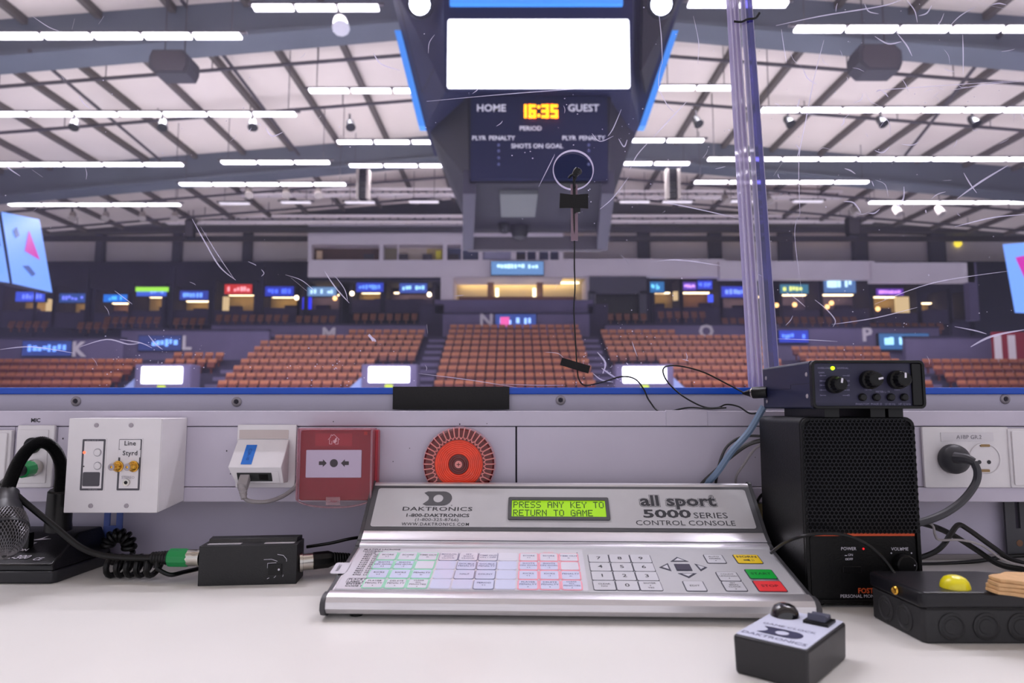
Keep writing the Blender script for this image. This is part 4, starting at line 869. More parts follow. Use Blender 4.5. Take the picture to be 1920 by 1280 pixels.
hcx = P(626, 824, Yc - 0.0007); mh = MB()
def stroke(mb, pts, o, wd, d=0.0002):
    for (x0, y0), (x1, y1) in zip(pts[:-1], pts[1:]):
        dx, dy = x1 - x0, y1 - y0; L = math.hypot(dx, dy); nx, ny = -dy / L * wd, dx / L * wd
        mb.prism([V(o) + V((x, 0, y)) for x, y in ((x0 - nx, y0 - ny), (x1 - nx, y1 - ny), (x1 + nx, y1 + ny), (x0 + nx, y0 + ny))], (0, -d, 0))
k = 0.001
stroke(mh, [(-6.5 * k, 0), (-3.5 * k, 3.4 * k), (-3.5 * k, 5.5 * k), (-2.2 * k, 5.5 * k), (-2.2 * k, 4.4 * k), (0, 6 * k), (6.5 * k, 0)], hcx, 0.0003)
stroke(mh, [(-5 * k, 0.5 * k), (-5 * k, -5 * k), (-2.2 * k, -5 * k), (-2.2 * k, -1.5 * k)], hcx, 0.0003); stroke(mh, [(5 * k, 0.5 * k), (5 * k, -5 * k), (1.5 * k, -5 * k)], hcx, 0.0003)
mh.prism([hcx + V((x * k, 0, y * k)) for x, y in ((-0.5, -3.5), (1.5, -4.2), (3.4, -2.2), (3.2, 0.3), (4, 3), (1.5, 1.2), (0.8, -0.8), (-0.8, -0.5))], (0, -0.0002, 0))
part('house_flame_symbol', mh, mat('ink_pink', (240, 200, 205), 0.5), cp, smooth=False)
part('key_recess', MB().lathe(P(622, 908, Yc), (0, -1, 0), [(0.0055, 0), (0.0055, 0.0004), (0.0040, 0.0005)], 18), m_redp, cp)
part('indicator', MB().plate(P(686, 812, Yc - 0.0015), X3, Z3, 0.004, 0.004, 0.0004, 0.0005), mat('indicator_red', (190, 40, 30), 0.4), cp, smooth=False)
m_cover = clear('cover_clear', (248, 242, 244), haze=0.008, hazecol=(240, 215, 225), gloss=0.02)
m_coverrim = clear('cover_rim', (240, 215, 222), haze=0.22, hazecol=(240, 205, 215), gloss=0.10)
Yv = Yc - 0.008
a2, b2 = P(555, 938, Yv), P(697, 804, Yv); cc = V(((a2.x + b2.x) / 2, Yv, 0)); zr = [a2.z, b2.z]
pts = [(a2.x, b2.z), (b2.x, b2.z), (b2.x, a2.z + 0.002)] + [(cc.x + (b2.x - a2.x) / 2 * math.cos(th), a2.z + 0.002 - 0.010 * math.sin(th)) for th in [math.pi * k / 12 for k in range(1, 12)]] + [(a2.x, a2.z + 0.002)]
fl = [V((x, Yv, z)) for x, z in pts]; fl = fl[::-1]
cov = part('clear_cover', MB().prism(fl, (0, 0.0014, 0)), m_cover, cp, smooth=False, label='clear plastic flap cover')
mb = MB(); 
for p, q in zip(fl, fl[1:] + fl[:1]): mb.cyl(p + V((0, 0.001, 0)), q + V((0, 0.001, 0)), 0.0011, n=6)
part('cover_edge', mb, m_coverrim, cov)
part('cover_side', MB().box(a2.x - 0.0005, a2.x + 0.001, Yv, YT - 0.008, a2.z, b2.z).box(b2.x - 0.001, b2.x + 0.0005, Yv, YT - 0.008, a2.z, b2.z).box(a2.x, b2.x, Yv, YT - 0.008, b2.z - 0.001, b2.z + 0.0003), m_coverrim, cov, smooth=False)
part('seal_tab', MB().box(cc.x - 0.008, cc.x + 0.008, Yv - 0.001, Yv, a2.z - 0.005, a2.z + 0.004), m_coverrim, cov, smooth=False)
part('cover_print', MB().text('PUSH', V((cc.x + 0.001, Yv - 0.0012, a2.z - 0.001)), size=0.003), m_redp, cov, smooth=False)

# ---- red beacon
bc = P(862, 868, YT); BR = 0.0415
be = root('alarm_beacon', 'round orange-red ribbed warning beacon above the console', 'beacon', V((bc.x, YT, bc.z - BR)))
m_bcol = mat('beacon_base', (206, 170, 186), 0.4); m_lens = mat('beacon_orange', (250, 62, 14), 0.22, coat=0.5, var=0.25, vscale=60)
m_lensd = mat('beacon_deep_red', (96, 5, 6), 0.22, coat=0.3); m_rib = mat('beacon_rib', (232, 140, 136), 0.3, coat=0.4)
part('base_collar', MB().lathe(bc, (0.06, -1, 0.03), [(BR + 0.002, 0), (BR + 0.0015, 0.0065), (BR, 0.0072)], 64), m_bcol, be)
yb0 = YT - 0.013
lz = lambda r_, y_: (r_, y_)
LS = 0.55
def FL(p): return [(r_, h_ * LS) for r_, h_ in p]
part('lens_ring', MB().lathe(bc, (0, -1, 0), FL([(BR, 0.013), (BR, 0.020), (BR - 0.002, 0.024), (BR - 0.011, 0.0275), (BR - 0.0135, 0.0268)]), 72), m_lensd, be)
prof = [(0.0285, 0.0266), (0.0275, 0.0272)]
for k in range(9):
    r1 = 0.0270 - k * 0.0022; prof += [(r1, 0.0285 + k * 0.0004), (r1 - 0.0014, 0.0290 + k * 0.0004), (r1 - 0.0016, 0.0282 + k * 0.0004)]
prof += [(0.0072, 0.0312)]
part('fresnel_lens', MB().lathe(bc, (0, -1, 0), FL(prof), 56), m_lens, be, ang=15)
part('lens_centre', MB().lathe(bc, (0, -1, 0), FL([(0.0118, 0.0318), (0.0112, 0.0330), (0.0096, 0.0326), (0.0090, 0.0338), (0.0074, 0.0334), (0.0066, 0.0346), (0.0040, 0.0345), (0.0036, 0.0352), (0.001, 0.0352)]), 40), m_lensd, be, ang=15)
part('centre_screw', MB().lathe(bc, (0, -1, 0), FL([(0.0044, 0.034), (0.0042, 0.0358), (0.0026, 0.0364)]), 18), m_rib, be)
part('centre_cross', MB().box(bc.x - 0.0022, bc.x + 0.0022, bc.y - 0.0367 * LS, bc.y - 0.0362 * LS, bc.z - 0.0004, bc.z + 0.0004).box(bc.x - 0.0004, bc.x + 0.0004, bc.y - 0.0367 * LS, bc.y - 0.0362 * LS, bc.z - 0.0022, bc.z + 0.0022), m_lensd, be, smooth=False)
n = 40
def bd(x): return 0.55 * x            # the dome is shallow
for k in range(n):
    a = 2 * math.pi * k / n
    if math.sin(a) < -0.62: continue
    d = V((math.cos(a), 0, math.sin(a))); tt = V((-math.sin(a), 0, math.cos(a))); o0 = bc + V((0, -0.0145 * LS, 0))
    mb = MB()
    p0, p1, p2 = bc + d * (BR + 0.0006) + V((0, -0.014 * LS, 0)), bc + d * (BR - 0.001) + V((0, -0.0245 * LS, 0)), bc + d * (BR - 0.0105) + V((0, -0.0283 * LS, 0))
    mb.tube([p0, p1, p2], 0.0008, 5, 2)
    part('rib', mb, m_rib, be)
for k in range(n):
    a = 2 * math.pi * (k + 0.5) / n
    if math.sin(a) < -0.62: continue
    d0 = V((math.cos(a - 0.05), 0, math.sin(a - 0.05))); d1 = V((math.cos(a), 0, math.sin(a))); d2 = V((math.cos(a + 0.05), 0, math.sin(a + 0.05)))
    part('rib_arch', MB().tube([bc + d0 * (BR - 0.0100) + V((0, -0.0278 * LS, 0)), bc + d1 * (BR - 0.0122) + V((0, -0.0278 * LS, 0)), bc + d2 * (BR - 0.0100) + V((0, -0.0278 * LS, 0))], 0.0007, 5, 3), m_rib, be)

# ---- power socket at the right
r, a, b = plate_thing('power_socket', 'double white power socket with a labelled strip behind the speaker', 'power socket', 1735, 1890, 800, 914, YT - 0.004, 0.004)
part('label_strip', MB().plate(P(1813, 819, YT - 0.0042), X3, Z3, P(1862, 819, YT).x - P(1764, 819, YT).x, 0.0105, 0.0004, 0.0005), mat('label_white', (214, 210, 216), 0.5), r, smooth=False)
part('lettering', MB().text('A1BP GR.2', P(1817, 819.5, YT - 0.0049), size=0.0066), mat('print_grey2', (120, 116, 126), 0.6), r, smooth=False)
for u in (1787, 1846):
    sk = part('socket', MB().lathe(P(u, 860, YT - 0.004), (0, -1, 0), [(0.0188, 0), (0.0188, 0.0015), (0.0175, 0.0018), (0.0170, 0.0004)], 32), m_white, r)
    if u > 1800:
        for du in (-6, 12): part('pin_hole', MB().lathe(P(u + du - 4, 866, YT - 0.0042), (0, -1, 0), [(0.0024, 0), (0.0024, 0.0005)], 12), m_ink, sk, smooth=False)
        for dv in (-25, 22): part('earth_clip', MB().plate(P(u, 860 + dv, YT - 0.0045), X3, Z3, 0.011, 0.003, 0.0008, 0.0014), mat('rusty_clip', (150, 122, 82), 0.5, 0.4), sk)
pg = P(1785, 860, YT - 0.006)
pl = root('power_plug', 'dark grey round power plug with a cord in the double socket', 'plug', pg)
m_plug = mat('plug_grey', (58, 58, 64), 0.45)
part('body', MB().lathe(pg, (0, -1, 0), [(0.0172, 0), (0.0172, 0.006), (0.0160, 0.010), (0.0110, 0.014), (0.008, 0.016)], 32), m_plug, pl)
q = [P(1790, 858, YT - 0.02), P(1812, 860, YT - 0.03), P(1826, 866, YT - 0.035)]
part('grip', MB().tube(q, 0.0066, 10, rr=0.0045), m_plug, pl)
part('cord', MB().tube([q[2], P(1833, 885, 0.785), P(1828, 908, 0.785), P(1806, 937, 0.78), P(1775, 960, 0.775), P(1740, 975, 0.772), P(1700, 985, 0.775)], 0.0042, 10), m_plug, pl)
r, a, b = plate_thing('blank_plate', 'white switch plate cut by the right picture edge', 'wall plate', 1897, 1990, 803, 914, YT - 0.006, 0.006)
part('rocker', MB().plate(V(((a.x + b.x) / 2, YT - 0.006, (a.z + b.z) / 2)), X3, Z3, (b.x - a.x) * 0.9, (b.z - a.z) * 0.92, 0.002, 0.002), m_white, r, bevel=0.0006)

# ================================================================== CONTROL CONSOLE
CX, HW = 0.0515, 0.2135
con = root('control_console', 'silver scoreboard control console with a green lit text display and keypad', 'console', V((CX, 0.70, 0)))
PR = [(0.624, 0.003), (0.617, 0.0055), (0.6135, 0.010), (0.6140, 0.0155), (0.6175, 0.0195), (0.6225, 0.0215), (0.6290, 0.0222), (0.6320, 0.0216), (0.6325, 0.0205), (0.7290, 0.0408), (0.7295, 0.0428), (0.7315, 0.0440), (0.7355, 0.0452), (0.7362, 0.0470),
      (0.7395, 0.0485), (0.7480, 0.0545), (0.7940, 0.0965), (0.7955, 0.0990), (0.7985, 0.1005), (0.8030, 0.1000), (0.8045, 0.0950), (0.7900, 0.0300), (0.7880, 0.0030)]
part('housing', MB().prism([(CX - HW, y, z) for y, z in PR][::-1], (2 * HW, 0, 0)), m_alu, con, ang=25)
m_endcap = mat('endcap_grey', (62, 62, 66), 0.5)
cyc, czc = 0.71, 0.045
for s in (-1, 1):
    x = CX + s * HW; pts = [(x, cyc + (y - cyc) * 1.018, max(0.001, czc + (z - czc) * 1.03)) for y, z in PR]
    part('end_cap', MB().prism(pts[::-1] if s > 0 else [(p[0] - 0.0045, p[1], p[2]) for p in pts][::-1], (0.0045, 0, 0)), m_endcap, con, bevel=0.0006)
for x in (CX - 0.19, CX + 0.19):
    for y in (0.632, 0.775): part('rubber_foot', MB().lathe((x, y, 0), (0, 0, 1), [(0.006, 0), (0.006, 0.0035)], 14), m_rub, con)
for zz, yy in ((0.0472, 0.7362),): part('groove', MB().box(CX - HW, CX + HW, yy - 0.0004, yy + 0.0004, zz - 0.0016, zz - 0.0004), m_seam, con, smooth=False)
# deck
d0, d1 = V((0, 0.6325, 0.0207)), V((0, 0.7290, 0.0410)); dy = (d1 - d0).normalized(); dn = X3.cross(dy)
DL = (d1 - d0).length
CROT = math.radians(-2.0); con.rotation_euler = (0, 0, CROT)
def chit(u, v, p0, n):                     # picture ray in the frame of the slightly turned console
    R = Matrix.Rotation(-CROT, 3, 'Z'); c = V(con.location); e = R @ (EYE - c) + c; d = R @ ray(u, v)
    return e + d * ((V(p0) - e).dot(n) / d.dot(n))
def D(u, v):
    p = chit(u, v, d0, dn); return V((p.x - CX, (p - d0).dot(dy)))
def dpt(s, q, h=0.0): return V((CX + s, 0, 0)) + d0 + dy * q + dn * h
m_deck = mat('deck_grey', (186, 186, 190), 0.38, 0.0, var=0.03, vscale=60)
part('deck_panel', MB().plate(dpt(0, DL / 2, 0.0002), X3, dy, 2 * HW - 0.004, DL - 0.002, 0.001, 0.0005), m_deck, con, smooth=False)
HD = 0.0007
def rect(u0, v0, u1, v1):
    a = D(u0, v0); b = D(u1, v1); return a.x, b.x, b.y, a.y      # s0, s1, q0, q1
def key(s0, s1, q0, q1, frame_m, face_m, lines=(), size=0.0032, ink=None, bw=0.0009, h=HD, rad=0.0022, name='key'):
    c = dpt((s0 + s1) / 2, (q0 + q1) / 2, h); w, l = s1 - s0, q1 - q0
    k = part(name, MB().plate(c, X3, dy, w, l, rad, 0.0003), frame_m, con, smooth=False)
    part('key_face', MB().plate(c + dn * 0.0003, X3, dy, w - 2 * bw, l - 2 * bw, max(rad - bw, 0.0004), 0.0003), face_m, k, smooth=False)
    if lines:
        mb = MB(); nl = len(lines)
        for i, t_ in enumerate(lines):
            off_ = (nl / 2 - 0.5 - i) * size * 1.25
            if t_ == '*': mb.lathe(c + dy * off_ + dn * 0.0006, dn, [(0.0006, 0), (0.0006, 0.0001)], 8)
            elif t_ == '>': mb.arrowpoly([(-0.0012, 0.0006), (-0.0012, -0.0006), (0.0014, 0)], c + dy * off_ + dn * 0.0006, X3, dy, 0.0001)
            else: mb.text(t_, c + dy * off_ + dn * 0.0006, X3, dy, size, 0.00012, off=0.012, sx=1.05)
        part('lettering', mb, ink or m_ink, k, smooth=False)
    return k
m_navy = mat('print_navy_frame', (36, 38, 58), 0.5); m_keyface = mat('key_face', (202, 202, 208), 0.3, coat=0.2)
# number pad
s0, s1, q0, q1 = rect(1101, 1040.5, 1245, 1109.5); cw, rh = (s1 - s0) / 3, (q1 - q0) / 4
NP = [['7', '8', '9'], ['4', '5', '6'], ['1', '2', '3'], ['CLEAR|NO', '0', 'ENTER|*|YES']]
part('keypad_backing', MB().plate(dpt((s0 + s1) / 2, (q0 + q1) / 2, HD - 0.0003), X3, dy, s1 - s0, q1 - q0, 0.0028, 0.0003), m_navy, con, smooth=False)
for r_ in range(4):
    for c_ in range(3):
        L = NP[r_][c_].split('|')
        key(s0 + c_ * cw + 0.0001, s0 + (c_ + 1) * cw - 0.0001, q1 - (r_ + 1) * rh + 0.0001, q1 - r_ * rh - 0.0001, m_navy, m_keyface, L, 0.0088 if len(L) == 1 else 0.0036, bw=0.0006)
# arrows
def tri(pts, us):
    q = [D(u, v) for u, v in pts]; c = sum(q, V((0, 0))) / 3; mb = MB()
    k = part('arrow_key', MB().prism([dpt(p.x, p.y, HD) for p in q], dn * 0.0003), m_navy, con, smooth=False)
    part('key_face', MB().prism([dpt(c.x + (p.x - c.x) * 0.55, c.y + (p.y - c.y) * 0.55, HD + 0.0003) for p in q], dn * 0.0003), m_keyface, k, smooth=False)
tri([(1257, 1054), (1291, 1054), (1269, 1045.5)][::1], 0); tri([(1236, 1065), (1259, 1072), (1252, 1057)], 0); tri([(1302, 1058), (1314, 1072), (1326, 1065)], 0); tri([(1271, 1076), (1292, 1085), (1306, 1076)], 0)
s0, s1, q0, q1 = rect(1263, 1058.5, 1299, 1071.5); key(s0, s1, q0, q1, m_navy, mat('key_dark', (58, 56, 72), 0.15, coat=0.6), rad=0.0006)
s0, s1, q0, q1 = rect(1278, 1090.5, 1328, 1110.5); key(s0, s1, q0, q1, m_navy, m_keyface, ['EDIT'], 0.0042)
s0, s1, q0, q1 = rect(1317, 1041, 1364, 1058); key(s0, s1, q0, q1, m_navy, m_keyface, ['AUTO', 'HORN', '*'], 0.0036)
s0, s1, q0, q1 = rect(1340, 1073.5, 1404, 1110.5); qm = (q0 + q1) / 2
key(s0, s1, qm, q1, m_navy, m_keyface, ['COUNT', 'UP/DOWN', '*'], 0.0033); key(s0, s1, q0, qm, m_navy, m_keyface, ['SET', 'MAIN', 'CLOCK', '*'], 0.0031)
m_kyel = mat('key_yellow', (250, 214, 20), 0.28, coat=0.3); m_kgre = mat('key_green', (10, 178, 60), 0.28, coat=0.3); m_kred = mat('key_red', (250, 66, 70), 0.28, coat=0.3)
s0, s1, q0, q1 = rect(1372, 1041, 1433, 1058.5); k = key(s0, s1, q0, q1, m_navy, m_kyel, name='horn_key')
c = dpt((s0 + s1) / 2, q1 - 0.0062, HD + 0.0006)
part('lettering', MB().text('HORN', c, X3, dy, 0.0062, 0.0001, off=0.02, sx=1.1).arrowpoly([(-0.005, 0.0009), (-0.005, -0.0009), (-0.002, -0.0009), (0.001, -0.0022), (0.001, 0.0022), (-0.002, 0.0009)], c - dy * 0.0075, X3, dy, 0.0001)
     .text('))', c - dy * 0.0075 + X3 * 0.004, X3, dy, 0.005, 0.0001), m_ink, k, smooth=False)
s0, s1, q0, q1 = rect(1394, 1068.5, 1479, 1111.5); l = (q1 - q0)
part('keypad_backing', MB().plate(dpt((s0 + s1) / 2, (q0 + q1) / 2, HD - 0.0003), X3, dy, s1 - s0, l, 0.0028, 0.0003), m_navy, con, smooth=False)
key(s0, s1, q1 - l * 0.45, q1, m_navy, m_kgre, ['START'], 0.0062, mat('print_green', (10, 70, 30), 0.5), name='start_key'); key(s0, s1, q0, q0 + l * 0.47, m_navy, m_kred, ['STOP'], 0.0062, mat('print_red', (110, 20, 26), 0.5), name='stop_key')
# keypad overlay sheet
m_sheet = mat('overlay_sheet', (216, 214, 222), 0.22, coat=0.5); m_kw = mat('overlay_key', (224, 223, 234), 0.2, coat=0.5); m_kb = mat('overlay_key_blue', (212, 217, 242), 0.2, coat=0.5)
m_fg = mat('frame_green', (150, 220, 186), 0.3, coat=0.4); m_fr = mat('frame_red', (246, 164, 178), 0.3, coat=0.4); m_fg2 = mat('frame_slate', (130, 132, 158), 0.3, coat=0.4); m_fw = mat('frame_clear', (222, 220, 232), 0.25, coat=0.4)
sL, sR, qB, qT = rect(668, 1029, 1104, 1109.5); sL = D(627, 1108).x
part('overlay_sheet', MB().plate(dpt((sL + sR) / 2, (qB + qT) / 2, HD - 0.0001), X3, dy, sR - sL, qT - qB, 0.002, 0.0004), m_sheet, con, smooth=False, label='printed keypad overlay sheet')
p_ = D(634, 1066); part('overlay_tab', MB().plate(dpt(p_.x + 0.003, p_.y, HD - 0.0001), X3, dy, 0.016, 0.024, 0.003, 0.0004), m_sheet, con, smooth=False, label='tab sticking out left of the overlay')
part('lettering', MB().text('INSERT', dpt(p_.x + 0.001, p_.y, HD + 0.0004), dy, -X3, 0.0045, 0.0001), m_ink, con, smooth=False)
# code list at the left of the sheet
LT = ['MULTIPLE LACROSSE', 'HANDBALL', 'CODE    TYPE', '4400  ADD HOMENO.1', '4401  W/O HORN', '4402  NO HORN', '4100  LC > RR', '4103  SERIES 800', '4104  SERIES 900', '4105  PLYR/PLYR', '4601  HN > FB', '4602  LC > FB', '4701  HN > 800', '4702  LC > 800']
a = D(668, 1031.5); b_ = D(652, 1079); mb = MB(); nL = len(LT)
for i, t_ in enumerate(LT):
    f_ = i / (nL - 1); mb.text(t_, dpt(sL + 0.005 + (0.003 if i > 1 else 0.0), a.y + (b_.y - a.y) * f_, HD + 0.0004), X3, dy, 0.0043, 0.0001, off=0.014, align='L', sx=0.95)
f4 = D(660, 1095)
for i, t_ in enumerate(('PLACE CODE', 'LABEL HERE', 'ENTER THIS', 'CODE NUMBER')):
    mb.text(t_, dpt(sL + 0.0075, f4.y + (1.5 - i) * 0.0044 + 0.001, HD + 0.0004), X3, dy, 0.0046, 0.0001, off=0.014, align='L')
part('lettering', mb, m_ink, con, smooth=False)
part('code_box', MB().ring(dpt(sL + 0.0215, f4.y + 0.0056, HD + 0.0003), X3, dy, 0.031, 0.0098, 0.0015, 0.0003, 0.0001), m_ink, con, smooth=False)
g = rect(712, 1036.5, 813, 1105); g0, g1 = D(712, 1036.5).x, D(824, 1038).x
r0, r1 = D(973, 1039).x, D(1084, 1040).x
qT2, qB2 = D(760, 1037).y, D(760, 1106).y; rh = (qT2 - qB2) / 4
GK = [['SCORE|+1', 'SCORE|-1', 'TIME OUT|>'], ['SHOTS|ON GOAL|+1', 'SHOTS|ON GOAL|-1', ''], ['KICKS|+1', 'KICKS|-1', 'PENALTY|>'], ['PLAYER|PENALTY|*', 'DELETE|PENALTY|*', 'CLEAR|ALL|PENALTIES|*']]
MK = [['MANUAL|SHOT|CLOCK', 'SET|SHOT|CLOCK', 'TIME OUT|ON / OFF', ''], ['', 'DOUBLE|PENALTY', 'DOUBLE|PENALTY', ''], ['', 'HALF', 'COUNT', ''], ['', '', 'PERIOD|+1', '']]
def block(x0, x1, rows_, fm, facef, ink_):
    cw = (x1 - x0) / len(rows_[0])
    for i, R_ in enumerate(rows_):
        for j, t_ in enumerate(R_):
            L = [x for x in t_.split('|') if x]
            key(x0 + j * cw + 0.0002, x0 + (j + 1) * cw - 0.0002, qT2 - (i + 1) * rh + 0.0002, qT2 - i * rh - 0.0002, fm if (L or fm is not m_fg2) else m_fw, facef(i, j) if L or fm is m_fg2 else m_kw, L, 0.0037 if len(L) < 4 else 0.0031, ink_, bw=0.0014 if fm is not m_fg2 else 0.0007, h=HD + 0.0004, rad=0.003)
m_inkb = mat('ink_blue_grey', (72, 78, 120), 0.6)
block(g0, g1, GK, m_fg, lambda i, j: m_kb if i in (1, 2) else m_kw, m_ink)
block(g1 + 0.0008, r0 - 0.0008, MK, m_fg2, lambda i, j: m_kb if i > 0 else m_kw, m_inkb)
block(r0, r1, GK, m_fr, lambda i, j: m_kb if i > 0 else m_kw, m_inkb)
part('lettering', MB().text('GUEST', dpt((r0 + r1) / 2, qT2 + 0.0022, HD + 0.0004), X3, dy, 0.0036, 0.0001), m_fr, con, smooth=False)
part('pin_hole', MB().lathe(dpt(r1 - 0.001, qT2 + 0.002, HD + 0.0003), dn, [(0.0006, 0), (0.0006, 0.0001)], 8), m_ink, con, smooth=False)

# display panel
e0, e1 = V((0, 0.7480, 0.0545)), V((0, 0.7940, 0.0965)); ey = (e1 - e0).normalized(); en = X3.cross(ey); EL = (e1 - e0).length
def E(u, v): p = chit(u, v, e0, en); return V((p.x - CX, (p - e0).dot(ey)))
def ept(s, q, h=0.0): return V((CX + s, 0, 0)) + e0 + ey * q + en * h
m_bezel = mat('bezel_grey', (78, 78, 82), 0.5); m_disp = mat('display_panel', (190, 189, 192), 0.42, var=0.03, vscale=50)
part('display_bezel', MB().plate(ept(0, EL / 2, 0.0001), X3, ey, 2 * HW, EL, 0.0004, 0.0006), m_bezel, con, smooth=False)
part('display_panel', MB().plate(ept(0, EL / 2 + 0.0002, 0.0007), X3, ey, 2 * HW - 0.0115, EL - 0.0085, 0.003, 0.0004), m_disp, con, smooth=False)
EH = 0.0012
def etext(t, u, v, size, off=0.0, sx=1.0, name='lettering', mt=None, space=1.0, shear=0.0):
    p = E(u, v); part(name, MB().text(t, ept(p.x, p.y, EH), X3, ey, size, 0.0001, off=off, sx=sx, space=space, shear=shear), mt or m_ink, con, smooth=False)
def dlogo(o, ex, eyy, w, h, d, mt, parent, local=False):
    """D-shaped emblem with a round hole and a bite from its back"""
    N = 28; enn = ex.cross(eyy); rb = h * 0.30; cxh, rh_ = w * 0.02, h * 0.27
    out = []
    for k in range(N):                                       # boundary by angle around the round hole
        a = 2 * math.pi * k / N; dx, dy_ = math.cos(a), math.sin(a); best = None
        for st in range(1, 400):
            tt = st * w / 400; x, y = cxh + dx * tt, dy_ * tt
            xr = w * 0.5 - (h * 0.5) + math.sqrt(max(0, (h * 0.5) ** 2 - y * y)) if abs(y) <= h / 2 else -9
            inside = abs(y) <= h / 2 and x <= xr and x >= -w * 0.5 and math.hypot(x + w * 0.5, y) > rb
            if not inside: break
            best = (x, y)
        out.append(best or (cxh + dx * rh_ * 1.02, dy_ * rh_ * 1.02))
    inn = [(cxh + rh_ * math.cos(2 * math.pi * k / N), rh_ * math.sin(2 * math.pi * k / N)) for k in range(N)]
    vs = [V(o) + ex * x + eyy * y + enn * d for x, y in inn + out]
    return part('emblem', MB().add(vs, [(k, N + k, N + (k + 1) % N, (k + 1) % N) for k in range(N)]), mt, parent, smooth=False, local=local, label='dark D-shaped emblem with a round hole')
p = E(821, 935.5); dlogo(ept(p.x, p.y, EH), X3, ey, 0.0325, 0.0205, 0.0001, m_bezel, con)
etext('DAKTRONICS', 820, 955.5, 0.0074, 0.012, 1.62, space=1.06); etext('1-800-DAKTRONICS', 820, 967.5, 0.0062, 0.022, 1.28); etext('(1-800-325-8766)', 819, 975.5, 0.0056, 0, 1.22); etext('WWW.DAKTRONICS.COM', 816.5, 984, 0.0056, 0.01, 0.95, space=1.2); etext('R', 847, 949, 0.003)
# "all sport" wordmark: pale outline under dark strokes
p = E(1270, 941); mb = MB().text('all sport', ept(p.x, p.y, EH), X3, ey, 0.0205, 0.0001, off=0.075, sx=1.22); part('wordmark_outline', mb, m_bezel, con, smooth=False)
mb = MB().text('all sport', ept(p.x, p.y, EH + 0.00012), X3, ey, 0.0205, 0.0001, off=0.055, sx=1.22); part('wordmark_gap', mb, m_disp, con, smooth=False)
mb = MB().text('all sport', ept(p.x, p.y, EH + 0.00024), X3, ey, 0.0205, 0.0001, off=0.03, sx=1.22); part('wordmark', mb, m_ink, con, smooth=False)
etext('®', 1333, 933.5, 0.008); etext('5000', 1250, 965, 0.0150, 0.03, 1.75); etext('SERIES', 1332, 968, 0.0108, 0.0, 1.25); etext('CONTROL CONSOLE', 1285, 982, 0.0092, 0.0, 1.2)
# text display
p, q = E(952, 976), E(1140, 935); cS, cQ, wS, hQ = (p.x + q.x) / 2, (p.y + q.y) / 2, q.x - p.x, q.y - p.y
disp = part('text_display', MB().ring(ept(cS, cQ, 0.0008), X3, ey, wS, hQ, 0.002, 0.0040, 0.0018), m_bezel, con, smooth=False, label='raised frame of the green text display')
part('lit_panel', MB().plate(ept(cS, cQ, 0.0008), X3, ey, wS - 0.005, hQ - 0.005, 0.0005, 0.0005), emit('lcd_green', (146, 200, 15), 0.42, (120, 160, 20)), disp, smooth=False, label='lit yellow-green text panel')
GL = {'P': '11110 10001 10001 11110 10000 10000 10000', 'R': '11110 10001 10001 11110 10100 10010 10001', 'E': '11111 10000 10000 11110 10000 10000 11111', 'S': '01111 10000 10000 01110 00001 00001 11110', 'A': '01110 10001 10001 11111 10001 10001 10001',
      'N': '10001 11001 10101 10101 10011 10001 10001', 'Y': '10001 10001 01010 00100 00100 00100 00100', 'K': '10001 10010 10100 11000 10100 10010 10001', 'T': '11111 00100 00100 00100 00100 00100 00100', 'O': '01110 10001 10001 10001 10001 10001 01110',
      'U': '10001 10001 10001 10001 10001 10001 01110', 'G': '01110 10001 10000 10111 10001 10001 01111', 'M': '10001 11011 10101 10101 10001 10001 10001'}
mb = MB(); cols = 16; iw, ih = wS - 0.0115, hQ - 0.0110; pw = iw / (cols * 6 - 1); ph = ih / 16.0
for row, s_ in enumerate(('PRESS ANY KEY TO', 'RETURN TO GAME')):
    for ci, ch in enumerate(s_):
        if ch == ' ': continue
        for yy, bits in enumerate(GL[ch].split()):
            for xx, bt in enumerate(bits):
                if bt == '1':
                    x_ = -iw / 2 + (ci * 6 + xx) * pw; y_ = ih / 2 - (row * 9 + yy) * ph
                    mb.prism([ept(cS + x_ + dx * pw, cQ + y_ - dyy * ph, 0.0014) for dx, dyy in ((0, 1), (0.94, 1), (0.94, 0.06), (0, 0.06))], en * 0.00005)
part('display_characters', mb, mat('lcd_ink', (4, 40, 36), 0.5), disp, smooth=False)

# ================================================================== HAND SWITCH BOX (game clock)
hb = root('clock_switch_box', 'small black box with a pale label plate, a dome button and a rocker switch', 'switch box', (0.2035, 0.516, 0), rz=math.radians(-42))
hw, hl, hh = 0.0258, 0.0415, 0.0265
part('box_body', MB().hexa([(-hw + .0008, -hl + .0008, 0), (hw - .0008, -hl + .0008, 0), (hw - .0008, hl - .0008, 0), (-hw + .0008, hl - .0008, 0), (-hw, -hl, hh), (hw, -hl, hh), (hw, hl, hh), (-hw, hl, hh)]), mat('box_charcoal', (32, 32, 35), 0.42, bump=0.2, bscale=900), hb, bevel=0.0022, local=True, seg=3)
part('label_plate', MB().plate(V((0, 0, hh)), X3, Y3, 2 * hw - 0.003, 2 * hl - 0.003, 0.002, 0.0008), mat('plate_pale', (208, 212, 232), 0.4), hb, bevel=0.0003, local=True)
zt_ = hh + 0.0009
part('lettering', MB().text('DAKTRONICS', (0, -0.0335, zt_), X3, Y3, 0.0072, 0.0001, off=0.012, sx=1.0).text('GAME CLOCK', (0, -0.004, zt_), X3, Y3, 0.0060, 0.0001), mat('print_slate', (110, 112, 140), 0.6), hb, smooth=False, local=True)
dlogo(V((0.0, -0.0185, zt_)), X3, Y3, 0.0300, 0.0170, 0.0001, mat('logo_navy', (42, 42, 78), 0.5), hb, local=True)
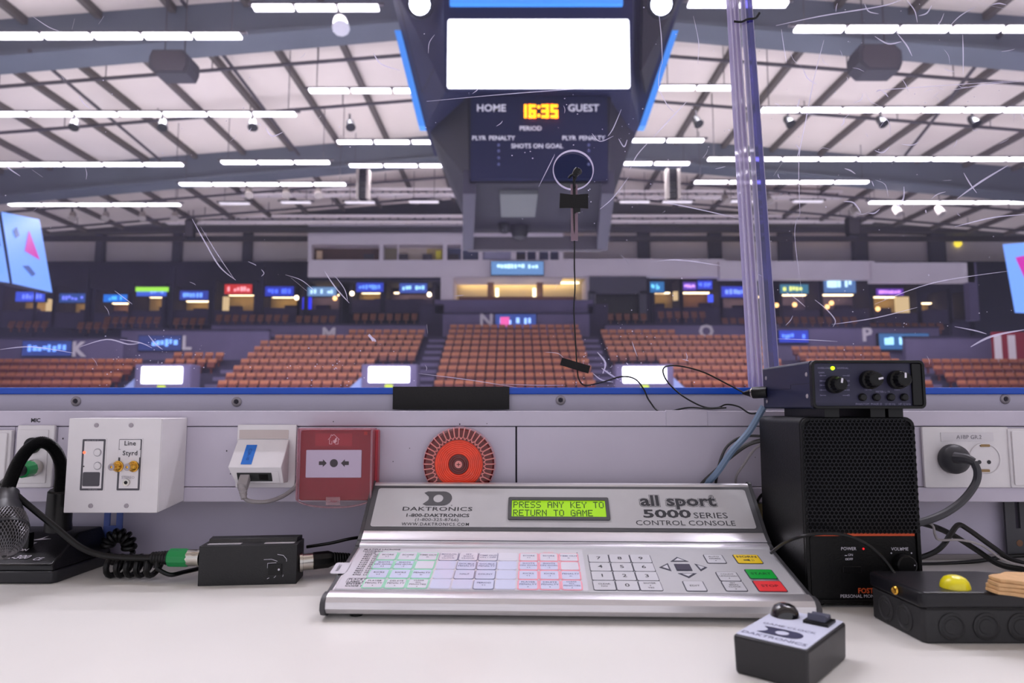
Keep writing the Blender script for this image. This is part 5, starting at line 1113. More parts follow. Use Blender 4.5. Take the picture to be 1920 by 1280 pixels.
part('dome_button', MB().lathe((-0.0135, 0.0245, hh + 0.0008), (0, 0, 1), [(0.0106, 0), (0.0104, 0.0012), (0.0096, 0.0042), (0.0075, 0.0072), (0.0045, 0.0088), (0.001, 0.0093)], 32), mat('dome_black', (24, 22, 26), 0.12, coat=0.8), hb, local=True)
part('switch_bezel', MB().box(0.003, 0.021, 0.0155, 0.0335, hh + 0.0006, hh + 0.0030), m_black, hb, bevel=0.0005, local=True)
part('rocker', MB().prism([(0.0055, 0.0175, hh + 0.003), (0.0055, 0.0315, hh + 0.003), (0.0055, 0.0300, hh + 0.0068), (0.0055, 0.0245, hh + 0.0052), (0.0055, 0.0190, hh + 0.0082)][::-1], (0.013, 0, 0)), mat('rocker_slate', (70, 72, 90), 0.35), hb, bevel=0.0005, local=True)

# ================================================================== LOUDSPEAKER
SX0, SX1, SY0, SY1, SZ = 0.2775, 0.3875, 0.660, 0.772, 0.1775
sp = root('monitor_speaker', 'black desktop loudspeaker with a perforated grille and an orange stripe', 'speaker', V(((SX0 + SX1) / 2, 0.715, 0)))
m_cab = mat('cabinet_black', (7, 7, 9), 0.42, spec=0.28, bump=0.25, bscale=700)
scx = (SX0 + SX1) / 2; sw = SX1 - SX0
mb = MB().prism(MB().rpts(V((scx, SY0 + 0.004, 0.003 + (SZ - 0.003) / 2)), X3, Z3, sw, SZ - 0.003, 0.007), (0, SY1 - SY0 - 0.004, 0)); part('cabinet', mb, m_cab, sp, bevel=0.001)
for x in (SX0 + 0.015, SX1 - 0.015):
    for y in (SY0 + 0.015, SY1 - 0.015): part('rubber_foot', MB().lathe((x, y, 0), (0, 0, 1), [(0.006, 0), (0.005, 0.004)], 12), m_rub, sp)
zs = P(0, 1004, SY0).z
part('front_frame', MB().ring(V((scx, SY0 + 0.004, 0.003 + (SZ - 0.003) / 2)), X3, Z3, sw - 0.001, SZ - 0.004, 0.008, 0.0035, 0.003), m_cab, sp, bevel=0.0005)
part('control_panel', MB().plate(V((scx, SY0 + 0.004, 0.008 + (zs - 0.008) / 2)), X3, Z3, sw - 0.010, zs - 0.010, 0.003, 0.0012), m_cab, sp, smooth=False)
part('orange_stripe', MB().box(scx - sw / 2 + 0.0065, scx + sw / 2 - 0.006, SY0 + 0.0016, SY0 + 0.004, zs - 0.0005, zs + 0.0018), mat('stripe_orange', (222, 84, 40), 0.5), sp, smooth=False)
Yg = SY0 + 0.0005; gz0, gz1 = zs + 0.004, SZ - 0.003; gx0, gx1 = SX0 + 0.003, SX1 - 0.003
part('grille_backing', MB().box(gx0 + 0.001, gx1 - 0.001, SY0 + 0.0032, SY0 + 0.0045, gz0, gz1), mat('backing_black', (10, 9, 14), 0.9), sp, smooth=False)
mb = MB(); pit = 0.0040; i = 0; z = gz0
while z <= gz1 + 1e-6:
    x = gx0 + (pit / 2 if i % 2 else 0)
    while x <= gx1 + 1e-6:
        bulge = -0.0028 * (1 - ((x - scx) / (sw / 2)) ** 4) * (1 - ((z - (gz0 + gz1) / 2) / ((gz1 - gz0) / 2 + 0.001)) ** 6)
        cx_, cz_ = x, z
        corner = (abs(x - scx) > sw / 2 - 0.009) and z > gz1 - 0.006
        if not corner:
            A = [V((cx_ + pit / 1.732 * math.sin(math.pi / 3 * k), Yg + bulge, cz_ + pit / 1.732 * math.cos(math.pi / 3 * k))) for k in range(6)]
            B = [V((cx_ + pit / 2.28 * math.sin(math.pi / 3 * k), Yg + bulge, cz_ + pit / 2.28 * math.cos(math.pi / 3 * k))) for k in range(6)]
            B2 = [p + V((0, 0.0012, 0)) for p in B]
            mb.add(A + B + B2, [(k, (k + 1) % 6, 6 + (k + 1) % 6, 6 + k) for k in range(6)] + [(6 + k, 6 + (k + 1) % 6, 12 + (k + 1) % 6, 12 + k) for k in range(6)])
        x += pit
    z += pit * 0.866; i += 1
part('grille', mb, mat('grille_black', (20, 19, 26), 0.25, 0.5), sp, smooth=False, label='perforated metal grille')
Yq = SY0 + 0.0027
def stext(t, u, v, size, mt=m_inkw, sx=1.0, off=0.0, align='C'): part('lettering', MB().text(t, P(u, v, Yq - 0.0001), size=size, sx=sx, off=off, align=align), mt, sp, smooth=False)
stext('POWER', 1591, 1028.5, 0.0042); stext('VOLUME', 1687, 1029, 0.0042); stext('ON', 1594.5, 1040, 0.0030); stext('OFF', 1594, 1048, 0.0030)
stext('FOSTEX', 1609, 1107.5, 0.0066, mat('print_orange', (226, 96, 48), 0.5), off=0.03, align='L', sx=0.95); stext('PERSONAL MONITOR', 1576, 1117.5, 0.0043, align='L')
part('power_lamp', MB().lathe(P(1619, 1028.5, Yq), (0, -1, 0), [(0.0010, 0), (0.0008, 0.0005)], 10), emit('lamp_red', (230, 30, 40), 0.7, (200, 20, 30)), sp)
part('on_off_marks', MB().plate(P(1586, 1041, Yq), X3, Z3, 0.0022, 0.0006, 0.0001, 0.0001).ring(P(1587, 1048, Yq), X3, Z3, 0.0018, 0.0016, 0.0001, 0.0003, 0.0001), m_inkw, sp, smooth=False)
part('power_button', MB().plate(P(1597, 1067, Yq), X3, Z3, 0.0175, 0.006, 0.0006, 0.0012), m_black, sp, bevel=0.0005)
kc = P(1691, 1056, Yq)
kn = part('volume_knob', MB().lathe(kc, (0, -1, 0), [(0.0098, 0), (0.0096, 0.004), (0.0092, 0.009), (0.0080, 0.0102), (0.002, 0.0103)], 28), m_black, sp)
part('knob_dot', MB().lathe(kc + V((0.0062, -0.0103, 0.0006)), (0, -1, 0), [(0.0006, 0), (0.0006, 0.0002)], 8), m_inkw, kn)
mb = MB()
for k in range(7): a = math.radians(225 - 45 * k); mb.lathe(kc + V((0.0135 * math.cos(a), -0.0001, 0.0135 * math.sin(a))), (0, -1, 0), [(0.0007, 0), (0.0007, 0.0001)], 8)
part('scale_dots', mb, m_inkw, sp, smooth=False)

# ---- preamplifier on the speaker
PX0, PX1 = P(1517, 720, 0.655).x, P(1727, 720, 0.655).x; PY0, PY1 = 0.648, 0.775; PZ0, PZ1 = P(0, 766, 0.655).z, P(0, 676, 0.655).z
pa = root('preamplifier', 'small dark blue preamplifier with three knobs on top of the speaker', 'preamplifier', V(((PX0 + PX1) / 2, 0.71, PZ0)))
m_pre = mat('preamp_blue_black', (26, 30, 62), 0.36, var=0.15, vscale=20); m_prep = mat('preamp_panel', (38, 36, 66), 0.45)
pcx, pcz = (PX0 + PX1) / 2, (PZ0 + PZ1) / 2; pw_, ph_ = PX1 - PX0, PZ1 - PZ0
part('case', MB().prism(MB().rpts(V((pcx, PY0 + 0.006, pcz)), X3, Z3, pw_, ph_, 0.003), (0, PY1 - PY0 - 0.006, 0)), m_pre, pa, bevel=0.0004)
part('front_bezel', MB().ring(V((pcx, PY0 + 0.006, pcz)), X3, Z3, pw_, ph_, 0.005, 0.0026, 0.006), m_rub, pa, bevel=0.0004)
part('front_panel', MB().plate(V((pcx, PY0 + 0.006, pcz)), X3, Z3, pw_ - 0.004, ph_ - 0.004, 0.002, 0.0025), m_prep, pa, smooth=False)
YQ = PY0 + 0.0034
def knob(u, v, ang, R=0.0078):
    c = P(u, v, YQ); mb = MB(); N = 18; vs = []
    prof_ = [(R * 1.02, 0), (R, 0.006), (R * 0.80, 0.0075), (R * 0.74, 0.0150), (R * 0.62, 0.0158)]
    k = part('knob', MB().lathe(c, (0, -1, 0), prof_, 22), m_black, pa)
    mb = MB()
    for j in range(14):
        a = 2 * math.pi * j / 14; d = V((math.cos(a), 0, math.sin(a))); mb.cyl(c + d * R * 0.80 + V((0, -0.007, 0)), c + d * R * 0.73 + V((0, -0.0148, 0)), 0.0006, n=5)
    part('knob_ribs', mb, m_black, k)
    d = V((math.sin(ang), 0, math.cos(ang))); t_ = V((d.z, 0, -d.x)); o_ = c + V((0, -0.0160, 0))
    part('pointer', MB().prism([o_ + d * R * 0.15 - t_ * 0.0009, o_ + d * R * 0.15 + t_ * 0.0009, o_ + d * R * 0.66 + t_ * 0.0009, o_ + d * R * 0.66 - t_ * 0.0009], (0, -0.0002, 0)).prism([c + d * R * 0.66 - t_ * 0.0005 + V((0, -0.0160, 0)), c + d * R * 0.66 + t_ * 0.0005 + V((0, -0.0160, 0)), c + d * R * 0.83 + t_ * 0.0005 + V((0, -0.0075, 0)), c + d * R * 0.83 - t_ * 0.0005 + V((0, -0.0075, 0))], d * 0.0003), m_inkw, k, smooth=False)
part('bezel_side', MB().box(P(1709, 720, PY0 + 0.003).x, PX1 - 0.001, PY0 + 0.0012, PY0 + 0.006, PZ0 + 0.003, PZ1 - 0.003), m_rub, pa, bevel=0.0006)
knob(1563, 721, 0.15, 0.0082); knob(1628, 712, 1.35, 0.0088); knob(1680, 712, 0.05, 0.0088)
for u in (1616, 1642, 1669, 1694): part('push_button', MB().lathe(P(u, 744.5, YQ), (0, -1, 0), [(0.0036, 0), (0.0036, 0.0025), (0.0028, 0.0036), (0.001, 0.0040)], 20), m_rub, pa)
part('green_lamp', MB().lathe(P(1561, 690, YQ), (0, -1, 0), [(0.0019, 0), (0.0017, 0.001), (0.0006, 0.0018)], 14), emit('lamp_yellow_green', (190, 255, 20), 1.5, (160, 220, 30)), pa, label='lit yellow-green lamp')
m_prt = mat('print_mid', (148, 144, 178), 0.6)
def ptext(t, u, v, size): part('lettering', MB().text(t, P(u, v, YQ), size=size), m_prt, pa, smooth=False)
ptext('OVERLOAD', 1545, 690, 0.0024); ptext('NOMINAL', 1580, 690, 0.0024); ptext('GAIN', 1540, 698.5, 0.0024); ptext('LEVEL', 1628, 730, 0.0026); ptext('PAN', 1682, 730.5, 0.0026); ptext('METER L / R', 1655, 734.5, 0.0026)
for t_, u in (('PHANTOM', 1617), ('PHASE Ø', 1643), ('LF 80 Hz', 1669), ('HF 12 kHz', 1696)): ptext(t_, u, 757.5, 0.0027)
mb = MB()
for v, sgn in ((704, 1), (714, 1), (722, 1), (731, 1), (741, 1)):
    for u in (1544, 1585): c = P(u, v, YQ); mb.box(c.x - 0.0025, c.x + 0.0025, c.y - 0.0001, c.y, c.z - 0.00015, c.z + 0.00015)
    ptext('%d' % {704: 40, 714: 30, 722: 20, 731: 10, 741: 0}[v], 1538.5, v, 0.0022); ptext('%d' % {704: 50, 714: 55, 722: 60, 731: 65, 741: 70}[v], 1591, v, 0.0022)
part('scale_lines', mb, m_prt, pa, smooth=False)
for y, z in ((PY0 + 0.012, PZ1 - 0.013), (PY0 + 0.012, PZ0 + 0.012), (PY1 - 0.01, PZ1 - 0.012), (PY1 - 0.01, PZ0 + 0.008)):
    part('side_screw', MB().lathe((PX0, y, z), (-1, 0, 0), [(0.0022, 0), (0.0020, 0.0006), (0.0009, 0.0009)], 12), m_steel, pa)
part('lid_seam', MB().box(PX0 - 0.0002, PX0, PY0 + 0.006, PY0 + 0.05, pcz + 0.001, pcz + 0.0015).box(PX0 - 0.0002, PX0, PY0 + 0.05, PY0 + 0.0505, pcz - 0.003, pcz + 0.0015).box(PX0 - 0.0002, PX0, PY0 + 0.05, PY1 - 0.02, pcz - 0.003, pcz - 0.0025), m_rub, pa, smooth=False)
for x in (PX0 + 0.022, PX0 + 0.066, PX1 - 0.024):
    part('foot_pad', MB().box(x - 0.007, x + 0.007, PY0 + 0.01, PY1 - 0.02, SZ, PZ0), m_rub, pa, smooth=False)

# ================================================================== JUNCTION BOX WITH YELLOW BUTTON
jb = root('junction_box', 'black rectangular junction box with a yellow dome button on its lid', 'junction box', V((0.40, 0.60, 0)))
m_jl = mat('jbox_lid', (22, 22, 28), 0.32, spec=0.4, bump=0.1, bscale=300); m_jb = mat('jbox_body', (40, 40, 43), 0.6, bump=0.2, bscale=500)
plan = [(0.3235, 0.632), (0.3270, 0.566), (0.3300, 0.562), (0.470, 0.562), (0.476, 0.568), (0.476, 0.612), (0.418, 0.634), (0.328, 0.635)]
part('body', MB().prism([(x, y, 0.0) for x, y in plan][::1], (0, 0, 0.0265)), m_jb, jb, bevel=0.0015)
part('lid', MB().prism([(0.3985 + (x - 0.3985) * 1.02, 0.598 + (y - 0.598) * 1.03, 0.0272) for x, y in plan], (0, 0, 0.0125)), m_jl, jb, bevel=0.0022, seg=3)
part('lid_gasket', MB().prism([(0.3985 + (x - 0.3985) * 0.985, 0.598 + (y - 0.598) * 0.97, 0.0262) for x, y in plan], (0, 0, 0.0014)), m_rub, jb)
for k in range(5):
    x = 0.3495 + k * 0.0275; c = V((x, 0.562, 0.0132)); part('knockout', MB().lathe(c, (0, -1, 0), [(0.0108, -0.001), (0.0106, 0.0008), (0.0090, 0.0016), (0.0084, 0.0008), (0.0080, 0.0004), (0.0060, 0.0003), (0.0056, 0.0008), (0.001, 0.0008)], 28), m_jb, jb, ang=25)
sd = V((0.3270 - 0.3235, 0.566 - 0.632, 0)).normalized(); sn = V((-1, -0.053, 0)).normalized()
for k in range(2):
    c = V((0.3248, 0.612, 0.0135)) + sd * (0.026 * k); part('knockout', MB().lathe(c, sn, [(0.0108, -0.001), (0.0106, 0.0008), (0.0090, 0.0016), (0.0084, 0.0008), (0.0060, 0.0003), (0.0056, 0.0008), (0.001, 0.0008)], 28), m_jb, jb, ang=25)
c = P(1680, 1107, 0.594); c = V((0.3230, 0.592, 0.0335))
part('lid_screw', MB().lathe(c, (-1, -0.25, 0.1), [(0.0036, 0), (0.0036, 0.0012), (0.0026, 0.0022), (0.0012, 0.0016)], 18), m_gold, jb, label='brass lid screw')
yc = H(1791, 1101, 0.0397)
part('yellow_button', MB().lathe((yc.x, yc.y, 0.0395), (0, 0, 1), [(0.0112, 0), (0.0110, 0.0022), (0.0100, 0.0054), (0.0078, 0.0082), (0.0045, 0.0098), (0.001, 0.0103)], 32), mat('button_yellow', (240, 226, 24), 0.25, coat=0.4), jb, label='glossy yellow dome button')
# torn scrap of leather-coloured board on the lid
o = H(1905, 1112, 0.0405); mb = MB(); rnd = random.Random(5)
pts = []
for k in range(18):
    a = 2 * math.pi * k / 18; rr_ = (0.024 + rnd.uniform(-0.0025, 0.0025)); pts.append(V((o.x + 0.012 + rr_ * math.cos(a) * 1.15, o.y + 0.004 + rr_ * 0.8 * math.sin(a), 0.0402)))
cb = root('cardboard_scrap', 'torn tan piece of thick board lying on the junction box', 'board', V((o.x, o.y, 0.0402)))
for k in range(4):
    sc_ = 1 - 0.03 * k; cc_ = V((o.x + 0.012, o.y + 0.004, 0))
    part('ply', MB().prism([V((cc_.x + (p.x - cc_.x) * sc_ + rnd.uniform(-.0008, .0008), cc_.y + (p.y - cc_.y) * sc_ + rnd.uniform(-.0008, .0008), 0.0402 + 0.0030 * k)) for p in pts], (0, 0, 0.0027)), mat('board_tan', (222, 178, 128), 0.8, var=0.15, vscale=150, bump=0.5, bscale=300), cb, bevel=0.0004)
solo('black_strap', MB().prism([P(1838, 1088, 0.655), P(1880, 1081, 0.66), P(1960, 1062, 0.67), P(1960, 1082, 0.66), P(1890, 1092, 0.645), P(1850, 1096, 0.64)], (0, 0.004, -0.006)), mat('strap_navy', (40, 42, 60), 0.6), 'dark folded strap behind the junction box', 'strap')
# slotted bracket at the right under the trunking
bk_ = root('slotted_bracket', 'dark slotted metal bracket under the trunking at the right edge', 'bracket', P(1915, 1040, YW - 0.01))
a, b = P(1890, 1040, YW - 0.012), P(1990, 940, YW - 0.012); sx0 = P(1903, 960, YW - 0.012); sx1 = P(1914, 990, YW - 0.012)
mbk = mat('bracket_dark', (66, 66, 72), 0.5)
part('plate', MB().box(a.x, sx0.x, a.y, a.y + 0.003, a.z, b.z).box(sx1.x, b.x, a.y, a.y + 0.003, a.z, b.z).box(sx0.x, sx1.x, a.y, a.y + 0.003, a.z, sx1.z), mbk, bk_, smooth=False)
part('hole', MB().lathe(P(1912, 1018, YW - 0.0121), (0, -1, 0), [(0.004, 0), (0.004, 0.0002)], 16), m_warm[1], bk_, smooth=False)
bk2 = root('blue_strap_loop', 'blue plastic strap hanging below the white audio box', 'strap', P(210, 1010, 0.85))
a, b = P(192, 1010, 0.85), P(230, 955, 0.85); w_ = (b.x - a.x) / 3
part('strap_side', MB().box(a.x, a.x + w_, 0.85, 0.853, a.z, b.z), mat('strap_blue', (84, 104, 176), 0.5), bk2, bevel=0.001); part('strap_side', MB().box(b.x - w_, b.x, 0.85, 0.853, a.z, b.z), MATS['strap_blue'], bk2, bevel=0.001); part('strap_end', MB().box(a.x, b.x, 0.8495, 0.8535, a.z, a.z + (b.z - a.z) * 0.45), MATS['strap_blue'], bk2, bevel=0.001)
solo('kraft_scrap', MB().hexa([P(1412, 985, 0.862), P(1442, 985, 0.862), P(1442, 985, 0.866), P(1412, 985, 0.866), P(1412, 944, 0.862), P(1442, 944, 0.862), P(1442, 944, 0.866), P(1412, 944, 0.866)]), mat('kraft_olive', (150, 138, 96), 0.8), 'olive card patch on the board between console and speaker', 'card', bevel=0.0005)

# ================================================================== PAGING MICROPHONE
pm = root('desk_microphone', 'black gooseneck desk microphone with a wedge base and mesh head', 'microphone', V((-0.55, 0.79, 0)))
m_mb = mat('mic_base_black', (20, 20, 24), 0.32, spec=0.45, bump=0.25, bscale=600); m_mbs = mat('mic_skirt', (32, 32, 38), 0.4)
MX0, MX1 = -0.640, -0.487; y0, y1 = 0.748, 0.848
part('skirt', MB().prism([(MX0, y0, 0.0), (MX1 - 0.004, y0, 0), (MX1, y0 + 0.006, 0), (MX1 + 0.004, y1, 0), (MX0, y1, 0)], (0, 0, 0.0125)), m_mbs, pm, bevel=0.0015)
def wz(y): return 0.0185 + (0.043 - 0.0185) * min(1, (y - y0) / 0.075)
part('top_shell', MB().add([(MX0, y0 + 0.002, 0.0125), (MX1 - 0.004, y0 + 0.002, 0.0125), (MX1 + 0.002, y1, 0.0125), (MX0, y1, 0.0125), (MX0, y0 + 0.004, 0.0195), (MX1 - 0.006, y0 + 0.004, 0.0195), (MX1 - 0.020, 0.818, 0.041), (MX0, 0.818, 0.041), (MX1 - 0.010, y1 - 0.002, 0.044), (MX0, y1 - 0.002, 0.044)],
     [(0, 1, 5, 4), (4, 5, 6, 7), (7, 6, 8, 9), (1, 2, 8, 6, 5), (2, 3, 9, 8), (0, 4, 7, 9, 3), (3, 2, 1, 0)]), m_mb, pm, bevel=0.0018)
mx = (V((0, 0.818, 0.041)) - V((0, y0 + 0.004, 0.0195))).normalized(); mo = V((0, y0 + 0.004, 0.0195)); mn = X3.cross(mx)
def mpt(u, v, h=0.0008): return hit(u, v, mo, mn) + mn * h
part('lettering', MB().text('R-300', mpt(56, 1045.5), X3, mx, 0.0105, 0.0001, off=0.02, sx=1.0, shear=0.3, align='R'), m_inkw, pm, smooth=False)
part('lettering', MB().text('CE', mpt(71, 1049), X3, mx, 0.008, 0.0001, off=0.02, shear=0.3).text('ON', mpt(43, 1032), X3, mx, 0.007, 0.0001, off=0.02).text('OFF', mpt(60, 1019.5), X3, mx, 0.0055, 0.0001, off=0.01), m_inkw, pm, smooth=False)
part('swoosh', MB().prism([mpt(58, 1014), mpt(74, 1011), mpt(92, 1005.5), mpt(80, 1010.5), mpt(96, 1011), mpt(76, 1013)], mn * 0.0001), m_inkw, pm, smooth=False)
c = mpt(51, 1028, 0)
part('talk_switch', MB().box(c.x - 0.0032, c.x + 0.0032, c.y - 0.003, c.y + 0.006, c.z, c.z + 0.0175), m_rub, pm, bevel=0.0008)
g0_ = P(109, 985, 0.798); g1_ = P(112, 921, 0.792)
part('neck_socket', MB().lathe(g0_ - V((0, 0, 0.004)), g1_ - g0_, [(0.0145, 0), (0.0135, 0.008), (0.0118, 0.044), (0.0100, 0.046)], 24), m_rub, pm)
part('neck_socket', MB().cyl(P(124, 985, 0.812), P(126, 955, 0.812), 0.0058, n=14), m_rub, pm)
gp = spline([P(111, 925, 0.792), P(115, 893, 0.788), P(112, 862, 0.783), (P(98, 838, 0.776)), P(77, 829, 0.768), P(54, 841, 0.758), P(34, 868, 0.748), P(20, 900, 0.738), P(12, 926, 0.730)], 10)
part('gooseneck', MB().tube(gp, 0.0058, 12, 1), m_rub, pm)
for i in range(0, len(gp) - 1):
    for f_ in (0.0, 0.5):
        p = gp[i].lerp(gp[i + 1], f_); d = gp[i + 1] - gp[i]; 
        if f_ == 0.0: mbr = MB()
        mbr.lathe(p - d.normalized() * 0.0009, d, [(0.0056, 0), (0.0068, 0.0009), (0.0056, 0.0018)], 12)
    part('neck_coil', mbr, m_rub, pm)
hd = P(13, 924, 0.735); ax = (P(8, 1030, 0.70) - hd).normalized()
part('head_collar', MB().lathe(hd, ax, [(0.0080, -0.004), (0.0112, 0), (0.0118, 0.010), (0.0124, 0.011), (0.0124, 0.014), (0.0135, 0.016), (0.0165, 0.028)], 28), m_mbs, pm)
m_mesh = mat('mesh_dark', (30, 30, 34), 0.4, 0.3)
hc_ = hd + ax * 0.046
prof = [(0.0168, -0.018), (0.0196, -0.008), (0.0200, 0.0), (0.0188, 0.010), (0.0150, 0.020), (0.009, 0.027), (0.002, 0.029)]
part('head_core', MB().lathe(hc_, ax, [(r_ - 0.0012, h_) for r_, h_ in prof], 28), m_rub, pm)
part('head_band', MB().lathe(hc_, ax, [(0.0196, -0.003), (0.0210, -0.0024), (0.0210, 0.0004), (0.0198, 0.001)], 32), m_mbs, pm)
mb = MB(); e1, e2 = frame(ax); pr2 = spline([V((r_, h_, 0)) for r_, h_ in prof], 3)
for sgn in (-1, 1):
    for k in range(40):
        pts = []
        for i, p in enumerate(pr2):
            a = 2 * math.pi * k / 40 + sgn * i * 0.085; pts.append(hc_ + ax * p.y + (e1 * math.cos(a) + e2 * math.sin(a)) * p.x)
        mb.tube(pts, 0.00042, 4, 1)
part('head_mesh', mb, mat('mesh_wire', (100, 98, 102), 0.3, 0.7), pm, label='woven wire mesh of the microphone head')

# ---- cords
def cable(name, label, pts, rad, mt, k=8, n=8): return solo(name, MB().tube([P(*p) if len(p) == 3 else V(p[:3]) for p in pts], rad, n, k), mt, label, 'cable')
xc = root('microphone_cable', 'black cable with green collared connectors from wall socket to inline box', 'cable', P(330, 1060, 0.75))
q = [P(62, 877, YT - 0.008), P(70, 874, YT - 0.012)]
s0_ = P(66, 876, YT - 0.008); dirc = (P(30, 884, 0.772) - s0_).normalized()
part('connector_shell', MB().lathe(s0_, dirc, [(0.0088, 0), (0.0088, 0.014), (0.0080, 0.015)], 20), m_chrome, xc)
part('green_collar', MB().lathe(s0_ + dirc * 0.014, dirc, [(0.0092, 0), (0.0094, 0.003), (0.0086, 0.018), (0.0070, 0.020)], 12), m_green, xc, ang=25)
end = s0_ + dirc * 0.034
part('boot', MB().lathe(s0_ + dirc * 0.033, dirc, [(0.0066, 0), (0.0060, 0.006), (0.0048, 0.016)], 14), m_rub, xc)
bx = P(372, 1046, 0.757)
pth = [end, P(5, 905, 0.74), P(18, 915, 0.735), P(45, 940, 0.735), P(100, 985, 0.735), P(150, 1025, 0.74), P(190, 1040, 0.75), P(235, 1045, 0.755), P(290, 1046, 0.757)]
part('cord', MB().tube(pth, 0.0032, 10), m_rub, xc)
prf = [(0.0040, 0)]
for k in range(6): prf += [(0.0062 + 0.0003 * k, 0.001 + k * 0.0032), (0.0056 + 0.0003 * k, 0.003 + k * 0.0032)]
p0 = P(284, 1045, 0.757); dd = (bx - p0).normalized()
part('boot', MB().lathe(p0, dd, prf, 16), m_rub, xc)
p1 = P(318, 1045, 0.757); part('green_collar', MB().lathe(p1, dd, [(0.0075, -0.001), (0.0098, 0.001), (0.0098, 0.018), (0.0088, 0.0215)], 10), m_green, xc, ang=25)
p2 = P(353, 1045, 0.757); part('connector_shell', MB().lathe(p2, dd, [(0.0088, 0), (0.0088, 0.010), (0.0094, 0.011), (0.0094, 0.014)], 20), m_chrome, xc)
# coiled lead
cc_ = []
a, b = P(200, 1064, 0.775), P(302, 1064, 0.762); nt = 5.5
for k in range(int(nt * 14) + 1):
    f_ = k / (nt * 14); th = 2 * math.pi * nt * f_; c = a.lerp(b, f_); cc_.append(c + V((0.002 * math.sin(th), 0.0105 * math.cos(th), 0.0100 * math.sin(th) + 0.0002)))
zmin = min(p.z for p in cc_); cc_ = [p + V((0, 0, 0.0033 - zmin)) for p in cc_]
cl = root('coiled_lead', 'black coiled lead lying in front of the inline box', 'cable', V((a.x, 0.765, 0)))
part('coil', MB().tube(cc_, 0.0031, 10, 1), m_rub, cl)
part('tail', MB().tube([cc_[-1], P(318, 1077, 0.752), P(345, 1072, 0.765), P(380, 1064, 0.785)], 0.0024, 8), m_rub, cl)
rg = []
a = P(222, 1024, 0.835)
for k in range(100):
    th = 2 * math.pi * k / 12.5; ph2 = -0.5 + 3.6 * k / 99; R = 0.013
    cR = a + V((R * math.cos(ph2), 0.0, R * math.sin(ph2))); d = V((math.cos(ph2), 0, math.sin(ph2))); rg.append(cR + d * 0.006 * math.cos(th) + V((0, 0.006 * math.sin(th), 0)))
zmin = min(p.z for p in rg); 
part('coil_loop', MB().tube(rg, 0.0030, 8, 1), m_rub, cl)

# ---- inline adapter box
ib = root('inline_box', 'black inline adapter box with a scuffed front lying on the desk', 'adapter', V((P(468, 1079, 0.745).x, 0.765, 0)))
m_ib = mat('inline_black', (22, 22, 25), 0.5, bump=0.3, bscale=500)
fl_, fr_ = P(371, 1079, 0.738), P(556, 1076, 0.748); fl_.z = fr_.z = 0
hgt = P(371, 1024, 0.738).z; bvec = V((-0.012, 0.040, 0)) * 0.75
ivx = (fr_ - fl_).normalized()
bvec = V((-ivx.y, ivx.x, 0)) * 0.036 + ivx * 0.0
part('case', MB().hexa([fl_, fr_, fr_ + bvec, fl_ + bvec, fl_ + Z3 * hgt, fr_ + Z3 * hgt, fr_ + bvec + Z3 * hgt, fl_ + bvec + Z3 * hgt]), m_ib, ib, bevel=0.0006)
part('lid_lip', MB().hexa([p + Z3 * hgt for p in (fl_ + bvec * 0.45 + ivx * 0.004, fr_ + bvec * 0.45 - ivx * 0.004, fr_ + bvec - ivx * 0.002, fl_ + bvec + ivx * 0.002)] + [p + Z3 * (hgt + 0.004) for p in (fl_ + bvec * 0.55 + ivx * 0.004, fr_ + bvec * 0.55 - ivx * 0.004, fr_ + bvec - ivx * 0.002, fl_ + bvec + ivx * 0.002)]), m_ib, ib, bevel=0.0004)
inn_ = X3.cross(Z3)
for f0, f1 in ((0.06, 0.40), (0.64, 0.95)):
    p, q = fl_.lerp(fr_, f0), fl_.lerp(fr_, f1); part('label_strip', MB().hexa([x + bvec * t1 + Z3 * (hgt + dz) for dz in (0.0001, 0.0004) for x, t1 in ((p, 0.18), (q, 0.18), (q, 0.38), (p, 0.38))]), mat('label_silver', (190, 188, 192), 0.35), ib, smooth=False)
nrm = V((ivx.y, -ivx.x, 0))
w_c = fl_.lerp(fr_, 0.76) + nrm * 0.0003
part('slide_switch', MB().prism([w_c + ivx * sx_ + Z3 * sz_ for sx_, sz_ in ((-0.005, 0.010), (0.009, 0.010), (0.009, 0.021), (-0.005, 0.021))], nrm * 0.0008), m_rub, ib, smooth=False)
mb = MB()
for pts in ([(-0.010, 0.026), (-0.002, 0.0262), (0.004, 0.024)], [(0.004, 0.031), (0.010, 0.030), (0.0135, 0.026), (0.0135, 0.0235)], [(-0.006, 0.017), (-0.006, 0.022), (0.003, 0.0225)], [(0.0055, 0.016), (0.006, 0.0165)], [(0.001, 0.007), (0.003, 0.009)], [(0.010, 0.008), (0.0105, 0.010)], [(-0.006, 0.006), (-0.004, 0.007)]):
    for (x0_, z0_), (x1_, z1_) in zip(pts[:-1], pts[1:]): mb.cyl(w_c + ivx * x0_ + Z3 * z0_, w_c + ivx * x1_ + Z3 * z1_, 0.00025, n=5)
part('scuffs', mb, m_inkw, ib, smooth=False, label='white scuff marks and ring on the front')
part('scuff_dot', MB().lathe(w_c + ivx * 0.006 + Z3 * 0.0155 + nrm * 0.0008, nrm, [(0.0011, 0), (0.0011, 0.0003)], 10), m_inkw, ib)
oc = root('output_connector', 'silver and black plug with a ribbed boot at the inline box right end', 'connector', P(600, 1060, 0.765))
p0 = fr_ + bvec * 0.5 + Z3 * 0.0185; dd = (P(655, 1044, 0.785) - p0).normalized()
part('connector_shell', MB().lathe(p0, dd, [(0.0105, -0.001), (0.0105, 0.002), (0.0090, 0.0025), (0.0090, 0.013), (0.0096, 0.0135)], 20), m_chrome, oc)
part('grip', MB().lathe(p0 + dd * 0.0135, dd, [(0.0094, 0), (0.0094, 0.016), (0.0078, 0.020)], 10), m_rub, oc, ang=25)
prf = []
